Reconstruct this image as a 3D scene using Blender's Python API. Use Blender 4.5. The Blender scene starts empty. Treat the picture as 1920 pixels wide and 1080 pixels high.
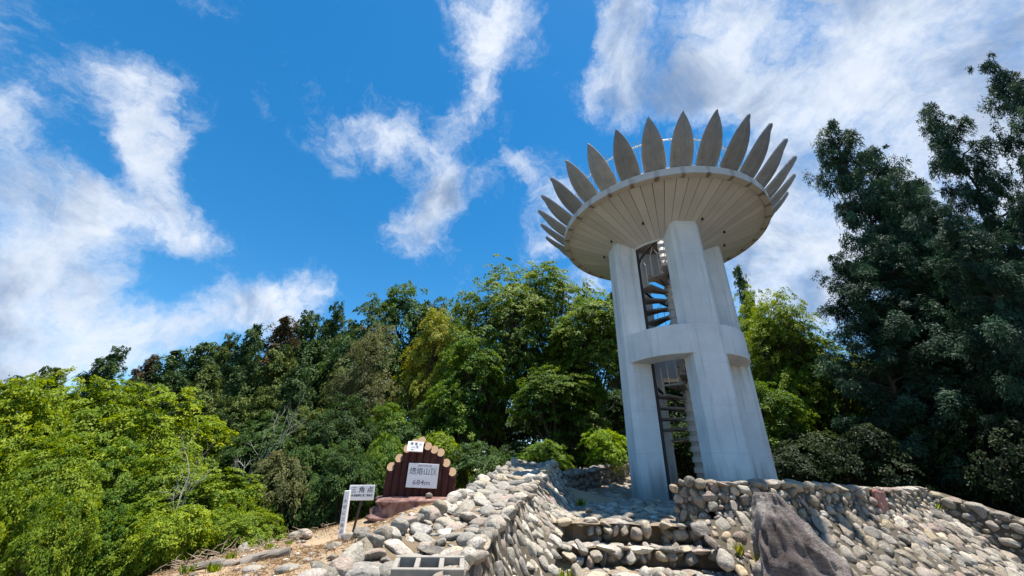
import bpy, math, random
import numpy as np
from mathutils import Matrix, Vector, Quaternion
random.seed(7); RNG = np.random.default_rng(11)
PI = math.pi; sc = bpy.context.scene; COL = sc.collection

# ------------------------------------------------------------------ camera
EYE = 1.6; FPX = 713.0; PITCH = math.radians(26.04); ROLL = math.radians(1.69)
cd = bpy.data.cameras.new('camera'); cam = bpy.data.objects.new('camera', cd); COL.objects.link(cam)
cd.sensor_width = 36.0; cd.lens = FPX/1920*36.0; cd.clip_start = 0.05; cd.clip_end = 6000
cam.matrix_world = Matrix.Translation((0, 0, EYE)) @ Matrix.Rotation(PI/2+PITCH, 4, 'X') @ Matrix.Rotation(ROLL, 4, 'Z')
sc.camera = cam

def ray(x, y):                      # direction through a photo pixel (1920 x 1080)
    a, b = x-960, y-540
    u = a*math.cos(ROLL)+b*math.sin(ROLL); v = -a*math.sin(ROLL)+b*math.cos(ROLL)
    cx, cu = u/FPX, -v/FPX
    return np.array([cx, math.cos(PITCH)-cu*math.sin(PITCH), math.sin(PITCH)+cu*math.cos(PITCH)])
def depth(p):                       # distance along the lens axis
    return p[1]*math.cos(PITCH)+(p[2]-EYE)*math.sin(PITCH)

# ------------------------------------------------------------------ sun, sky, exposure
SUN = Vector((1.15, .5, 6.8)).normalized()
SUN_EL = math.asin(SUN.z); SUN_AZ = math.atan2(SUN.x, SUN.y)
sl = bpy.data.lights.new('sun', 'SUN'); sl.energy = 5.0; sl.angle = math.radians(0.53); sl.color = (1, .94, .84)
so = bpy.data.objects.new('sun', sl); COL.objects.link(so); so.location = (20, 14, 60)
so.rotation_euler = (-SUN).to_track_quat('-Z', 'Y').to_euler()
sc.view_settings.view_transform = 'Standard'; sc.view_settings.look = 'None'
sc.view_settings.exposure = 1.0; sc.view_settings.gamma = 1.0
sc.render.engine = 'CYCLES'

world = bpy.data.worlds.new('World'); sc.world = world; world.use_nodes = True
class NT:
    def __init__(s, tree): s.t = tree; tree.nodes.clear()
    def n(s, typ, **kw):
        nd = s.t.nodes.new(typ)
        for k, v in kw.items():
            if k == 'ins':
                for i, x in v.items():
                    if hasattr(x, 'is_output'): s.t.links.new(x, nd.inputs[i])
                    else: nd.inputs[i].default_value = x
            else: setattr(nd, k, v)
        return nd
    def m(s, op, a, b=0.0, clamp=False):
        nd = s.t.nodes.new('ShaderNodeMath'); nd.operation = op; nd.use_clamp = clamp
        for i, x in enumerate((a, b)):
            if hasattr(x, 'is_output'): s.t.links.new(x, nd.inputs[i])
            else: nd.inputs[i].default_value = x
        return nd.outputs[0]
    def mix(s, f, a, b, mode='MIX'):
        nd = s.t.nodes.new('ShaderNodeMix'); nd.data_type = 'RGBA'; nd.blend_type = mode
        for i, x in ((0, f), (6, a), (7, b)):
            if hasattr(x, 'is_output'): s.t.links.new(x, nd.inputs[i])
            elif i == 0: nd.inputs[i].default_value = x
            else: nd.inputs[i].default_value = (x[0], x[1], x[2], 1)
        return nd.outputs[2]
    def ramp(s, f, stops, interp='LINEAR'):
        nd = s.t.nodes.new('ShaderNodeValToRGB'); nd.color_ramp.interpolation = interp
        e = nd.color_ramp.elements
        while len(e) < len(stops): e.new(0.5)
        for q, (p, c) in zip(e, stops): q.position = p; q.color = (c[0], c[1], c[2], 1)
        s.t.links.new(f, nd.inputs[0]); return nd.outputs[0]
    def noise(s, vec, scale, detail=4, rough=.55, dist=0.0):
        nd = s.n('ShaderNodeTexNoise', ins={'Scale': scale, 'Detail': detail, 'Roughness': rough, 'Distortion': dist})
        if vec is not None: s.t.links.new(vec, nd.inputs['Vector'])
        return nd.outputs[0]
    def sstep(s, f, lo, hi):
        nd = s.n('ShaderNodeMapRange', interpolation_type='SMOOTHSTEP', ins={0: f, 1: lo, 2: hi, 3: 0.0, 4: 1.0})
        return nd.outputs[0]

def build_world():
    w = NT(world.node_tree)
    sky = w.n('ShaderNodeTexSky', sky_type='NISHITA', sun_disc=False, sun_elevation=SUN_EL, sun_rotation=SUN_AZ,
              altitude=700, air_density=1.0, dust_density=0.12, ozone_density=2.6)
    hs = w.n('ShaderNodeHueSaturation', ins={'Hue': .492, 'Saturation': 1.36, 'Value': 1.08, 'Color': sky.outputs[0]})
    dirn = w.n('ShaderNodeTexCoord').outputs['Generated']
    blobs = [(10, 330, 110, .8), (50, 450, 130, .95), (110, 560, 120, .95), (20, 640, 150, 1), (170, 650, 110, .95), (300, 650, 80, .9), (430, 590, 90, .85), (520, 575, 80, .85), (600, 560, 50, .6), (0, 250, 60, .6), (130, 400, 70, .7),
             (255, 120, 70, .75), (275, 215, 105, .95), (310, 275, 70, .85), (300, 370, 85, .85), (355, 430, 60, .7), (440, 455, 60, .45), (190, 470, 90, .5),
             (800, 310, 100, .8), (825, 395, 80, .9), (715, 240, 65, .75), (770, 450, 60, .7), (880, 90, 60, .75), (915, 25, 90, .75), (885, 160, 45, .7), (870, 220, 50, .7),
             (960, 315, 36, .7), (1015, 110, 25, .4), (620, 290, 55, .55), (370, 5, 40, .6), (1165, 110, 75, .95), (1150, 195, 70, .9), (1170, 20, 70, .9),
             (1330, 80, 130, .95), (1275, 170, 90, .9), (1450, 90, 170, 1), (1620, 90, 230, 1), (1780, 60, 260, 1), (1880, 240, 240, 1), (1620, 280, 170, .85),
             (1450, 440, 140, .95), (1570, 380, 170, 1), (1480, 540, 110, .9), (1760, 420, 250, 1), (1040, 370, 80, .75), (1030, 460, 70, .7), (1120, 560, 70, .75), (2150, 300, 300, .8), (-200, 600, 250, .8)]
    extra = [((.2, -.8, .5), .3, .8), ((-.8, -.3, .45), .3, .8), ((.9, -.4, .3), .35, .8), ((-.3, -.5, .8), .22, .6), ((-.9, .2, .7), .25, .6), ((.4, -.2, .9), .2, .6), ((-.5, -.9, .2), .35, .8)]
    lst = []
    for x, y, r, k in blobs:
        d = ray(x, y); n0 = np.linalg.norm(d); lst.append((d/n0, r/FPX/(n0**1.0)*1.05, k))
    for d, r, k in extra: lst.append((np.array(d)/np.linalg.norm(d), r, k))
    # wobble the direction a little so that the cloud outlines are ragged
    wob = w.n('ShaderNodeTexNoise', ins={'Vector': dirn, 'Scale': 5.0, 'Detail': 6.0, 'Roughness': .6})
    off = w.n('ShaderNodeVectorMath', operation='SUBTRACT', ins={0: wob.outputs[1], 1: (.5, .5, .5)})
    off2 = w.n('ShaderNodeVectorMath', operation='SCALE', ins={0: off.outputs[0], 3: .22})
    dw = w.n('ShaderNodeVectorMath', operation='ADD', ins={0: dirn, 1: off2.outputs[0]}).outputs[0]
    acc = None
    for d, r, k in lst:
        ds = w.n('ShaderNodeVectorMath', operation='DISTANCE', ins={0: dw, 1: tuple(float(q) for q in d)}).outputs[1]
        g = w.n('ShaderNodeMapRange', interpolation_type='SMOOTHSTEP', ins={0: ds, 1: float(r)*1.38, 2: 0.0, 3: 0.0, 4: k*1.05}).outputs[0]
        acc = g if acc is None else w.m('ADD', acc, g)
    acc = w.m('MINIMUM', acc, 1.3)
    n1 = w.noise(dw, 6.5, 10, .68, .2); n2 = w.noise(dirn, 4.2, 7, .6, .6)
    dens = w.m('ADD', w.m('MULTIPLY', acc, .62), w.m('MULTIPLY', w.m('SUBTRACT', n1, .5), 1.9))
    alpha = w.m('MULTIPLY', w.sstep(dens, .14, 1.02), .95)
    thick = w.sstep(w.m('ADD', w.m('MULTIPLY', acc, .55), w.m('MULTIPLY', w.m('SUBTRACT', n2, .5), 2.2)), .25, 1.15)
    cc = w.ramp(thick, [(0, (5.4, 5.7, 6.2)), (.4, (4.1, 4.6, 5.4)), (1, (1.5, 2.1, 3.2))])
    col = w.mix(alpha, hs.outputs[0], cc)
    bg = w.n('ShaderNodeBackground', ins={0: col, 1: 0.088})
    out = w.n('ShaderNodeOutputWorld'); w.t.links.new(bg.outputs[0], out.inputs[0])
build_world()

# ------------------------------------------------------------------ helpers
def tag(o, label=None, cat=None, group=None, kind=None):
    for k, v in (('label', label), ('category', cat), ('group', group), ('kind', kind)):
        if v: o[k] = v
    return o
def wloc(o):
    p = Vector((0, 0, 0))
    while o is not None: p = p+o.location; o = o.parent
    return p
def empty(name, loc, label=None, cat=None, group=None, parent=None):
    o = bpy.data.objects.new(name, None); COL.objects.link(o); o.location = loc; o.empty_display_size = .1
    if parent: o.parent = parent
    return tag(o, label, cat, group)
def mesh_from(name, V, F, smooth=False):
    me = bpy.data.meshes.new(name)
    V = np.asarray(V, np.float32)
    if isinstance(F, np.ndarray):
        k = F.shape[1]; nf = len(F)
        me.vertices.add(len(V)); me.vertices.foreach_set('co', V.ravel())
        me.loops.add(nf*k); me.loops.foreach_set('vertex_index', F.astype(np.int32).ravel())
        me.polygons.add(nf); me.polygons.foreach_set('loop_start', np.arange(0, nf*k, k, dtype=np.int32))
        me.update(calc_edges=True)
    else:
        me.from_pydata([tuple(map(float, v)) for v in V], [], F); me.update()
    if smooth: me.polygons.foreach_set('use_smooth', np.ones(len(me.polygons), bool))
    return me
def obj(name, V, F, mat, parent=None, smooth=False):
    """vertices in world coordinates; parented objects are shifted to the parent's frame"""
    V = np.asarray(V, float)
    if parent is not None: V = V-np.array(wloc(parent))
    me = mesh_from(name, V, F, smooth); me.materials.append(mat)
    o = bpy.data.objects.new(name, me); COL.objects.link(o)
    if parent is not None: o.parent = parent
    return o
def link_mesh(name, me, parent=None, mat4=None):
    o = bpy.data.objects.new(name, me); COL.objects.link(o)
    if parent is not None: o.parent = parent
    if mat4 is not None: o.matrix_basis = mat4
    return o
class MB:
    def __init__(s): s.v = []; s.f = []
    def add(s, V, F):
        b = len(s.v); s.v += [tuple(map(float, p)) for p in V]; s.f += [tuple(i+b for i in f) for f in F]; return s
    def box(s, c, h, M=None):
        P = [(x*h[0], y*h[1], z*h[2]) for x in (-1, 1) for y in (-1, 1) for z in (-1, 1)]
        if M is not None: P = [tuple(M @ Vector(p)) for p in P]
        P = [(p[0]+c[0], p[1]+c[1], p[2]+c[2]) for p in P]
        return s.add(P, [(0, 1, 3, 2), (4, 6, 7, 5), (0, 4, 5, 1), (2, 3, 7, 6), (0, 2, 6, 4), (1, 5, 7, 3)])
    def tube(s, pts, rad, n=8, caps=True):
        pts = [Vector(p) for p in pts]; rings = []; up = None
        if not hasattr(rad, '__len__'): rad = [rad]*len(pts)
        V = []; F = []
        for i, p in enumerate(pts):
            t = (pts[min(i+1, len(pts)-1)]-pts[max(i-1, 0)]).normalized()
            if up is None: up = Vector((0, 0, 1)) if abs(t.z) < .9 else Vector((1, 0, 0))
            a = t.cross(up).normalized(); b = a.cross(t).normalized(); up = b
            for k in range(n):
                q = p+(a*math.cos(2*PI*k/n)+b*math.sin(2*PI*k/n))*rad[i]; V.append(q)
        for i in range(len(pts)-1):
            for k in range(n):
                F.append((i*n+k, i*n+(k+1) % n, (i+1)*n+(k+1) % n, (i+1)*n+k))
        if caps: F.append(tuple(range(n-1, -1, -1))); F.append(tuple((len(pts)-1)*n+k for k in range(n)))
        return s.add(V, F)
    def prism(s, poly, z0, z1):
        n = len(poly); V = [(p[0], p[1], z0) for p in poly]+[(p[0], p[1], z1) for p in poly]
        F = [tuple(range(n-1, -1, -1)), tuple(range(n, 2*n))]+[(i, (i+1) % n, n+(i+1) % n, n+i) for i in range(n)]
        return s.add(V, F)
    def ring(s, C, prof, n=96):
        """closed profile [(r, z)] swept round a vertical axis"""
        m = len(prof); V = []; F = []
        for i in range(n):
            a = 2*PI*i/n
            for r, z in prof: V.append((C[0]+r*math.cos(a), C[1]+r*math.sin(a), z))
        for i in range(n):
            for k in range(m):
                F.append((i*m+k, ((i+1) % n)*m+k, ((i+1) % n)*m+(k+1) % m, i*m+(k+1) % m))
        return s.add(V, F)
    def build(s, name, mat, parent=None, smooth=False): return obj(name, s.v, s.f, mat, parent, smooth)
def bevel(o, w=.01, seg=2):
    m = o.modifiers.new('bevel', 'BEVEL'); m.width = w; m.segments = seg; m.limit_method = 'ANGLE'; m.angle_limit = .6; return o
def fbm(x, y, sd=0, o=4):
    r = np.random.default_rng(sd); z = 0*x; a = 1.; f = 1.
    for i in range(o):
        for k in range(3):
            t = r.uniform(0, 2*PI); ph = r.uniform(0, 2*PI); z = z+a/3*np.sin((x*np.cos(t)+y*np.sin(t))*f*r.uniform(.7, 1.3)+ph)
        a *= .5; f *= 2.1
    return z

# ------------------------------------------------------------------ materials
def mat_base(name):
    m = bpy.data.materials.new(name); m.use_nodes = True; return m, NT(m.node_tree)
def finish(n, col, rough=.85, bump=None, bstr=.3, bdist=.01, spec=.3, extra=None):
    ins = {'Base Color': col, 'Roughness': rough, 'Specular IOR Level': spec}
    p = n.n('ShaderNodeBsdfPrincipled', ins=ins)
    if bump is not None:
        b = n.n('ShaderNodeBump', ins={'Strength': bstr, 'Distance': bdist, 'Height': bump}); n.t.links.new(b.outputs[0], p.inputs['Normal'])
    o = n.n('ShaderNodeOutputMaterial'); n.t.links.new(p.outputs[0] if extra is None else extra(p), o.inputs[0])
def m_plain(name, c, rough=.6, var=.25, scale=9.0, metal=0):
    m, n = mat_base(name); v = n.n('ShaderNodeTexCoord').outputs['Object']
    f = n.noise(v, scale, 5, .6); col = n.mix(f, [q*(1-var) for q in c], [min(1, q*(1+var)) for q in c])
    finish(n, col, rough, f, .25, .004); return m
def m_stone(name, stops, sat=1.0, use_rand=True):
    m, n = mat_base(name); tc = n.n('ShaderNodeTexCoord').outputs['Object']; geo = n.n('ShaderNodeNewGeometry')
    if use_rand: rnd = n.n('ShaderNodeObjectInfo').outputs['Random']
    else: rnd = n.n('ShaderNodeAttribute', attribute_name='rnd').outputs['Fac']
    pos = geo.outputs['Position']
    base = n.ramp(rnd, stops)
    r2 = n.m('FRACT', n.m('MULTIPLY', rnd, 37.7))
    f1 = n.noise(pos, 16, 6, .65, .4); f2 = n.noise(pos, 60, 5, .7); f3 = n.noise(pos, 33, 5, .6)
    base = n.mix(n.m('MULTIPLY', n.sstep(f1, .42, .66), .65), base, n.mix(r2, (.46, .40, .30), (.11, .10, .095)))
    base = n.mix(n.m('MULTIPLY', n.sstep(f2, .5, .66), .6), base, (.06, .055, .05))
    base = n.mix(n.m('MULTIPLY', n.sstep(f3, .56, .68), .6), base, (.52, .49, .42))
    v = n.m('ADD', .72, n.m('MULTIPLY', r2, .6))
    base = n.mix(1.0, base, n.n('ShaderNodeCombineColor', ins={0: v, 1: v, 2: v}).outputs[0], 'MULTIPLY')
    h = n.m('ADD', n.m('MULTIPLY', f1, .6), n.m('MULTIPLY', f2, .4))
    finish(n, base, .85, h, 1.0, .03, .2); return m
STOPS = [(0, (.40, .345, .265)), (.14, (.23, .22, .205)), (.28, (.50, .465, .40)), (.42, (.32, .24, .20)), (.55, (.39, .365, .315)), (.68, (.15, .145, .14)), (.82, (.46, .37, .245)), (.92, (.55, .52, .46)), (1, (.30, .235, .21))]
DARK = [(0, (.21, .19, .165)), (.2, (.13, .125, .12)), (.45, (.24, .215, .19)), (.6, (.17, .135, .125)), (.8, (.27, .25, .22)), (1, (.14, .135, .12))]
M_STONE = m_stone('river_stone', STOPS); M_STONE_J = m_stone('river_stone_joined', STOPS, use_rand=False)
BROWN = [(0, (.34, .28, .21)), (.14, (.17, .155, .14)), (.28, (.40, .36, .30)), (.42, (.27, .19, .16)), (.55, (.31, .28, .235)), (.68, (.12, .115, .11)), (.82, (.39, .30, .19)), (.92, (.46, .43, .37)), (1, (.24, .18, .165))]
M_BSTONE = m_stone('brown_stone', BROWN); M_BSTONE_J = m_stone('brown_stone_joined', BROWN, use_rand=False)
M_DSTONE = m_stone('dark_stone', DARK); M_DSTONE_J = m_stone('dark_stone_joined', DARK, use_rand=False)
def m_concrete():
    m, n = mat_base('tower_concrete'); pos = n.n('ShaderNodeNewGeometry').outputs['Position']
    mp = n.n('ShaderNodeMapping', ins={0: pos, 3: (7, 7, .35)}).outputs[0]
    f1 = n.noise(pos, 1.3, 6, .6); st = n.noise(mp, 1.0, 5, .6); f2 = n.noise(pos, 26, 5, .65); f3 = n.noise(pos, 140, 2, .5)
    c = n.mix(n.sstep(f1, .3, .7), (.53, .575, .615), (.65, .695, .735))
    c = n.mix(n.m('MULTIPLY', n.sstep(st, .52, .74), .6), c, (.28, .295, .30))
    c = n.mix(n.m('MULTIPLY', n.sstep(f2, .5, .75), .3), c, (.36, .385, .40))
    z = n.n('ShaderNodeSeparateXYZ', ins={0: pos}).outputs[2]
    base = n.m('MULTIPLY', n.sstep(n.m('ADD', z, n.m('MULTIPLY', n.m('SUBTRACT', st, .5), 1.6)), 1.95, 1.1), .75)     # damp, mossy foot
    c = n.mix(base, c, (.16, .165, .145))
    # faint casting joints
    saw = n.m('FRACT', n.m('DIVIDE', n.m('SUBTRACT', z, 1.18), .88)); jn = n.m('LESS_THAN', saw, .009)
    c = n.mix(n.m('MULTIPLY', jn, .35), c, (.30, .30, .29))
    h = n.m('ADD', n.m('MULTIPLY', f2, .5), n.m('MULTIPLY', f3, .4))
    finish(n, c, .88, h, .35, .008, .2); return m
M_CON = m_concrete()
def m_board():
    m, n = mat_base('underside_boards'); pos = n.n('ShaderNodeNewGeometry').outputs['Position']; rnd = n.n('ShaderNodeObjectInfo').outputs['Random']
    f = n.noise(pos, 2.2, 6, .6); f2 = n.noise(pos, 30, 4, .6)
    c = n.mix(f, (.39, .41, .43), (.52, .545, .565)); c = n.mix(n.m('MULTIPLY', n.sstep(f2, .5, .75), .25), c, (.29, .275, .25))
    v = n.m('ADD', .88, n.m('MULTIPLY', rnd, .2)); c = n.mix(1.0, c, n.n('ShaderNodeCombineColor', ins={0: v, 1: v, 2: v}).outputs[0], 'MULTIPLY')
    finish(n, c, .85, f2, .3, .006, .2); return m
M_BOARD = m_board()
def m_petal():
    m, n = mat_base('petal_concrete'); tc = n.n('ShaderNodeTexCoord').outputs['Object']; rnd = n.n('ShaderNodeObjectInfo').outputs['Random']
    pos = n.n('ShaderNodeNewGeometry').outputs['Position']
    f = n.noise(pos, 4, 6, .65); mp = n.n('ShaderNodeMapping', ins={0: tc, 3: (18, 18, 1.6)}).outputs[0]; st = n.noise(mp, 1.0, 5, .6); f2 = n.noise(pos, 50, 4, .6)
    c = n.mix(f, (.15, .165, .18), (.33, .35, .375)); c = n.mix(n.m('MULTIPLY', n.sstep(st, .5, .75), .55), c, (.085, .085, .083))
    c = n.mix(n.m('MULTIPLY', n.sstep(f2, .55, .75), .4), c, (.36, .35, .33))
    ed = n.sstep(n.m('ADD', n.m('ABSOLUTE', n.n('ShaderNodeSeparateXYZ', ins={0: tc}).outputs[0]), n.m('MULTIPLY', n.m('SUBTRACT', f, .5), .12)), .13, .25); c = n.mix(n.m('MULTIPLY', ed, .45), c, (.36, .37, .38))
    v = n.m('ADD', .75, n.m('MULTIPLY', rnd, .5)); c = n.mix(1.0, c, n.n('ShaderNodeCombineColor', ins={0: v, 1: v, 2: v}).outputs[0], 'MULTIPLY')
    finish(n, c, .9, f2, .4, .006, .2); return m
M_PETAL = m_petal()
def m_fascia(nP, a0):
    m, n = mat_base('rim_concrete'); pos = n.n('ShaderNodeNewGeometry').outputs['Position']; tc = n.n('ShaderNodeTexCoord').outputs['Object']
    s = n.n('ShaderNodeSeparateXYZ', ins={0: tc}); ang = n.m('ARCTAN2', s.outputs[1], s.outputs[0])
    fr = n.m('ABSOLUTE', n.m('SUBTRACT', n.m('FRACT', n.m('ADD', n.m('MULTIPLY', n.m('SUBTRACT', ang, a0), nP/(2*PI)), 10.0)), .5))
    f = n.noise(pos, 9, 5, .65); f1 = n.noise(pos, 2, 5, .6)
    stain = n.sstep(n.m('ADD', fr, n.m('MULTIPLY', n.m('SUBTRACT', f, .5), .35)), .36, .47)
    c = n.mix(f1, (.44, .46, .47), (.58, .60, .62)); c = n.mix(n.m('MULTIPLY', n.sstep(f, .5, .75), .4), c, (.33, .31, .27))
    low = n.sstep(s.outputs[2], 6.675, 6.635); c = n.mix(n.m('MULTIPLY', stain, n.m('ADD', .28, n.m('MULTIPLY', low, .6))), c, (.055, .045, .04)); c = n.mix(n.m('MULTIPLY', low, .45), c, (.25, .22, .18)); finish(n, c, .88, f, .3, .006, .2); return m
def m_ground():
    m, n = mat_base('summit_soil'); pos = n.n('ShaderNodeNewGeometry').outputs['Position']; at = n.n('ShaderNodeAttribute', attribute_name='dirt').outputs['Fac']
    f = n.noise(pos, 1.2, 6, .6); f2 = n.noise(pos, 22, 6, .7); f3 = n.noise(pos, 90, 4, .6)
    dry = n.mix(f2, (.26, .19, .12), (.42, .32, .215)); dry = n.mix(n.m('MULTIPLY', n.sstep(f, .5, .72), .6), dry, (.24, .18, .125))
    dry = n.mix(n.m('MULTIPLY', n.sstep(f3, .55, .75), .4), dry, (.2, .14, .09))
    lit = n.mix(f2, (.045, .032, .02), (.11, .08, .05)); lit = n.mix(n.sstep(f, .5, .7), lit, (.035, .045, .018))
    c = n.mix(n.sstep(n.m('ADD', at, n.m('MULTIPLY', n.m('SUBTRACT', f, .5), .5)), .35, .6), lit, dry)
    finish(n, c, .95, n.m('ADD', n.m('MULTIPLY', f2, .6), n.m('MULTIPLY', f3, .4)), .7, .02, .1); return m
M_GROUND = m_ground()
def m_mortar(name, a, b):
    m, n = mat_base(name); pos = n.n('ShaderNodeNewGeometry').outputs['Position']; f = n.noise(pos, 14, 6, .7); f2 = n.noise(pos, 80, 4, .6)
    finish(n, n.mix(f, a, b), .95, n.m('ADD', f, n.m('MULTIPLY', f2, .5)), .8, .02, .1); return m
M_MORTAR = m_mortar('wall_mortar', (.06, .052, .042), (.15, .125, .095)); M_SOIL = m_mortar('packed_soil', (.10, .075, .05), (.24, .185, .125)); M_PMORTAR = m_mortar('paving_mortar', (.15, .12, .09), (.29, .235, .17))
def m_leaf(name, trans=.35, rough=.55):
    m, n = mat_base(name); oi = n.n('ShaderNodeObjectInfo'); at = n.n('ShaderNodeAttribute', attribute_name='rnd').outputs['Fac']
    hs = n.n('ShaderNodeHueSaturation', ins={'Hue': n.m('ADD', .5, n.m('MULTIPLY', n.m('SUBTRACT', at, .5), -.06)), 'Saturation': 1.0, 'Value': n.m('ADD', .5, n.m('MULTIPLY', at, .95)), 'Color': oi.outputs['Color']})
    p = n.n('ShaderNodeBsdfPrincipled', ins={'Base Color': hs.outputs[0], 'Roughness': rough, 'Specular IOR Level': .12})
    tr = n.n('ShaderNodeHueSaturation', ins={'Hue': .485, 'Saturation': 1.1, 'Value': 1.7, 'Color': hs.outputs[0]})
    t = n.n('ShaderNodeBsdfTranslucent', ins={0: tr.outputs[0]}); mx = n.n('ShaderNodeMixShader', ins={0: trans, 1: p.outputs[0], 2: t.outputs[0]})
    o = n.n('ShaderNodeOutputMaterial'); n.t.links.new(mx.outputs[0], o.inputs[0]); return m
M_LEAF = m_leaf('broad_leaf', .3); M_NEEDLE = m_leaf('conifer_spray', .12, .6)
def m_bark(name, a, b):
    m, n = mat_base(name); pos = n.n('ShaderNodeNewGeometry').outputs['Position']; mp = n.n('ShaderNodeMapping', ins={0: pos, 3: (14, 14, 2.5)}).outputs[0]
    f = n.noise(mp, 1.0, 6, .65); finish(n, n.mix(f, a, b), .92, f, .6, .02, .15); return m
M_BARK = m_bark('bark', (.035, .028, .022), (.12, .10, .08)); M_PALEBARK = m_bark('dead_wood', (.24, .22, .19), (.48, .45, .40))
M_BLACKMETAL = m_plain('dark_painted_steel', (.022, .02, .022), .5, .3)
M_PALEMETAL = m_plain('pale_painted_steel', (.48, .47, .45), .55, .3, 20)
M_TREAD = m_plain('stair_tread_steel', (.20, .18, .165), .6, .35, 12)
M_WHITE = m_plain('white_sign_paint', (.84, .84, .86), .5, .09, 14)
M_INK = m_plain('black_lettering', (.015, .015, .02), .5, .1)
M_INK2 = m_plain('faded_lettering', (.18, .19, .26), .6, .1)
M_BROWN = m_plain('dark_brown_steel', (.045, .03, .025), .5, .3)

# ------------------------------------------------------------------ terrain
WA0 = np.array([2.42, 5.2]); WA1 = np.array([8.0, 8.1]); WN = np.array([.461, -.887])   # right wall, its outward normal
CP = [(0, 0, 0), (0, -3, -.1), (-2, 0, .25), (2, 0, 0), (0, 2.4, .1), (1.2, 3.2, -.05), (1.2, 4.1, .1), (1.2, 5.0, .55), (1.3, 5.8, .9), (1.6, 7, .98), (4.27, 9.27, 1.02), (3, 12, 1.22),
      (2.6, 10.4, 1.12), (3.6, 14, 1.5), (4.4, 16, 1.75), (1.4, 12, 1.15), (2, 16, 1.2), (6, 11, 1.0), (5, 7.6, 1.0), (3.5, 7, 1.0),
      (-.9, 2.4, .72), (-1.3, 3.1, .80), (-1.15, 3.84, .95), (-.9, 4.54, 1.12), (-.62, 5.58, 1.26), (.1, 8.2, 1.55), (-.3, 3.2, .7), (.3, 5.4, 1.0), (.6, 7, 1.1), (-.3, 7, 1.32),
      (-2.61, 7.3, .556), (-1.81, 8.4, .83), (-2.5, 8.5, .78), (-1.2, 8.4, .95), (-3.56, 7.8, .55), (-3.9, 6.5, .47), (-4.0, 5.5, .44), (-2.4, 5.6, .66), (-2.2, 4.4, .72), (-2.6, 3.2, .55), (-3.6, 3.6, .42),
      (-4.9, 7.2, .0), (-5.2, 5.6, -.15), (-5, 3, -.1), (-4.4, 9, .0), (-2.8, 10, .45), (-1.2, 10.2, .75), (-6.5, 9, -1.1), (-7, 6, -1.1), (-9, 9, -2.4), (-3.5, 12.5, -.4), (-1, 13, .1), (-6, 14, -1.8), (-12, 12, -3.6), (-10, 5, -2.8), (-8, 2, -1.2), (0, 17, .3), (-3, 18, -1),
      (4.2, 3.6, .05), (3.0, 3.7, .1), (6.2, 4.6, .0), (8.2, 5.8, .0), (6.5, 6.2, .55), (4.5, 5.2, .55), (9.8, 6.5, -.3), (9.2, 9, .3), (8, 10.5, .5), (11, 8, -.7), (12, 12, -.8), (8, 14, .3), (15, 10, -1.6), (9, 2, -.2), (5, 1, 0)]
CPA = np.array(CP, float)
def _tps(r2): return np.where(r2 > 1e-12, .5*r2*np.log(np.maximum(r2, 1e-12)), 0)
_n = len(CPA); _K = _tps(((CPA[:, None, :2]-CPA[None, :, :2])**2).sum(-1))+.02*np.eye(_n); _P = np.c_[np.ones(_n), CPA[:, :2]]
_W = np.linalg.solve(np.block([[_K, _P], [_P.T, np.zeros((3, 3))]]), np.r_[CPA[:, 2], np.zeros(3)])
def ground_z(x, y):
    x = np.atleast_1d(np.asarray(x, float)); y = np.atleast_1d(np.asarray(y, float))
    r2 = (x[:, None]-CPA[None, :, 0])**2+(y[:, None]-CPA[None, :, 1])**2
    z = _tps(r2)@_W[:_n]+_W[_n]+_W[_n+1]*x+_W[_n+2]*y
    d = np.hypot(x-1, y-7); far = -1.5-.10*np.maximum(d-14, 0)**.9+.6*fbm(x*.08, y*.08, 5)+np.where(x < 0, -1.2, 0)*np.clip(-x/10, 0, 1)
    t = np.clip((d-10)/8, 0, 1); t = t*t*(3-2*t)
    return np.clip(z, -6, 3)*(1-t)+far*t
def gz(x, y): return float(ground_z(x, y)[0])
def build_ground():
    def axis(a, b, st, lim):
        c = list(np.arange(a, b, st)); s = st; lo = a
        while c[-1] < lim: s *= 1.22; c.append(c[-1]+s)
        s = st
        while c[0] > -lim: s *= 1.22; c.insert(0, c[0]-s)
        return np.array(c)
    X = axis(-7, 11, .14, 2500); Y = axis(-2, 15, .14, 2500)
    gx, gy = np.meshgrid(X, Y); x = gx.ravel(); y = gy.ravel(); z = np.concatenate([ground_z(x[i:i+20000], y[i:i+20000]) for i in range(0, len(x), 20000)])
    near = np.clip(1-np.hypot(x-1, y-7)/16, 0, 1); z += near*(.02*fbm(x*3, y*3, 3)+.012*fbm(x*11, y*11, 4))
    nx, ny = len(X), len(Y); i = np.arange(nx*ny).reshape(ny, nx)
    F = np.stack([i[:-1, :-1].ravel(), i[:-1, 1:].ravel(), i[1:, 1:].ravel(), i[1:, :-1].ravel()], 1)
    me = mesh_from('ground', np.c_[x, y, z], F, True); me.materials.append(M_GROUND)
    # bare dry summit soil: the mound at the left, the terrace, round the steps
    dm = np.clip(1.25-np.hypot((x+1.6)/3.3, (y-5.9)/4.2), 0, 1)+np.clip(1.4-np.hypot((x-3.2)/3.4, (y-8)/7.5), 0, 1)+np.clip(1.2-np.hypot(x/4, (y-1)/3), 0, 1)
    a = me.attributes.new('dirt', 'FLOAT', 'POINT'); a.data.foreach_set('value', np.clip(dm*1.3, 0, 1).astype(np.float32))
    o = link_mesh('ground', me); tag(o, 'dry tan summit soil falling away into the dark forest floor', 'ground', kind='structure'); return o
GROUND = build_ground()

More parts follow.
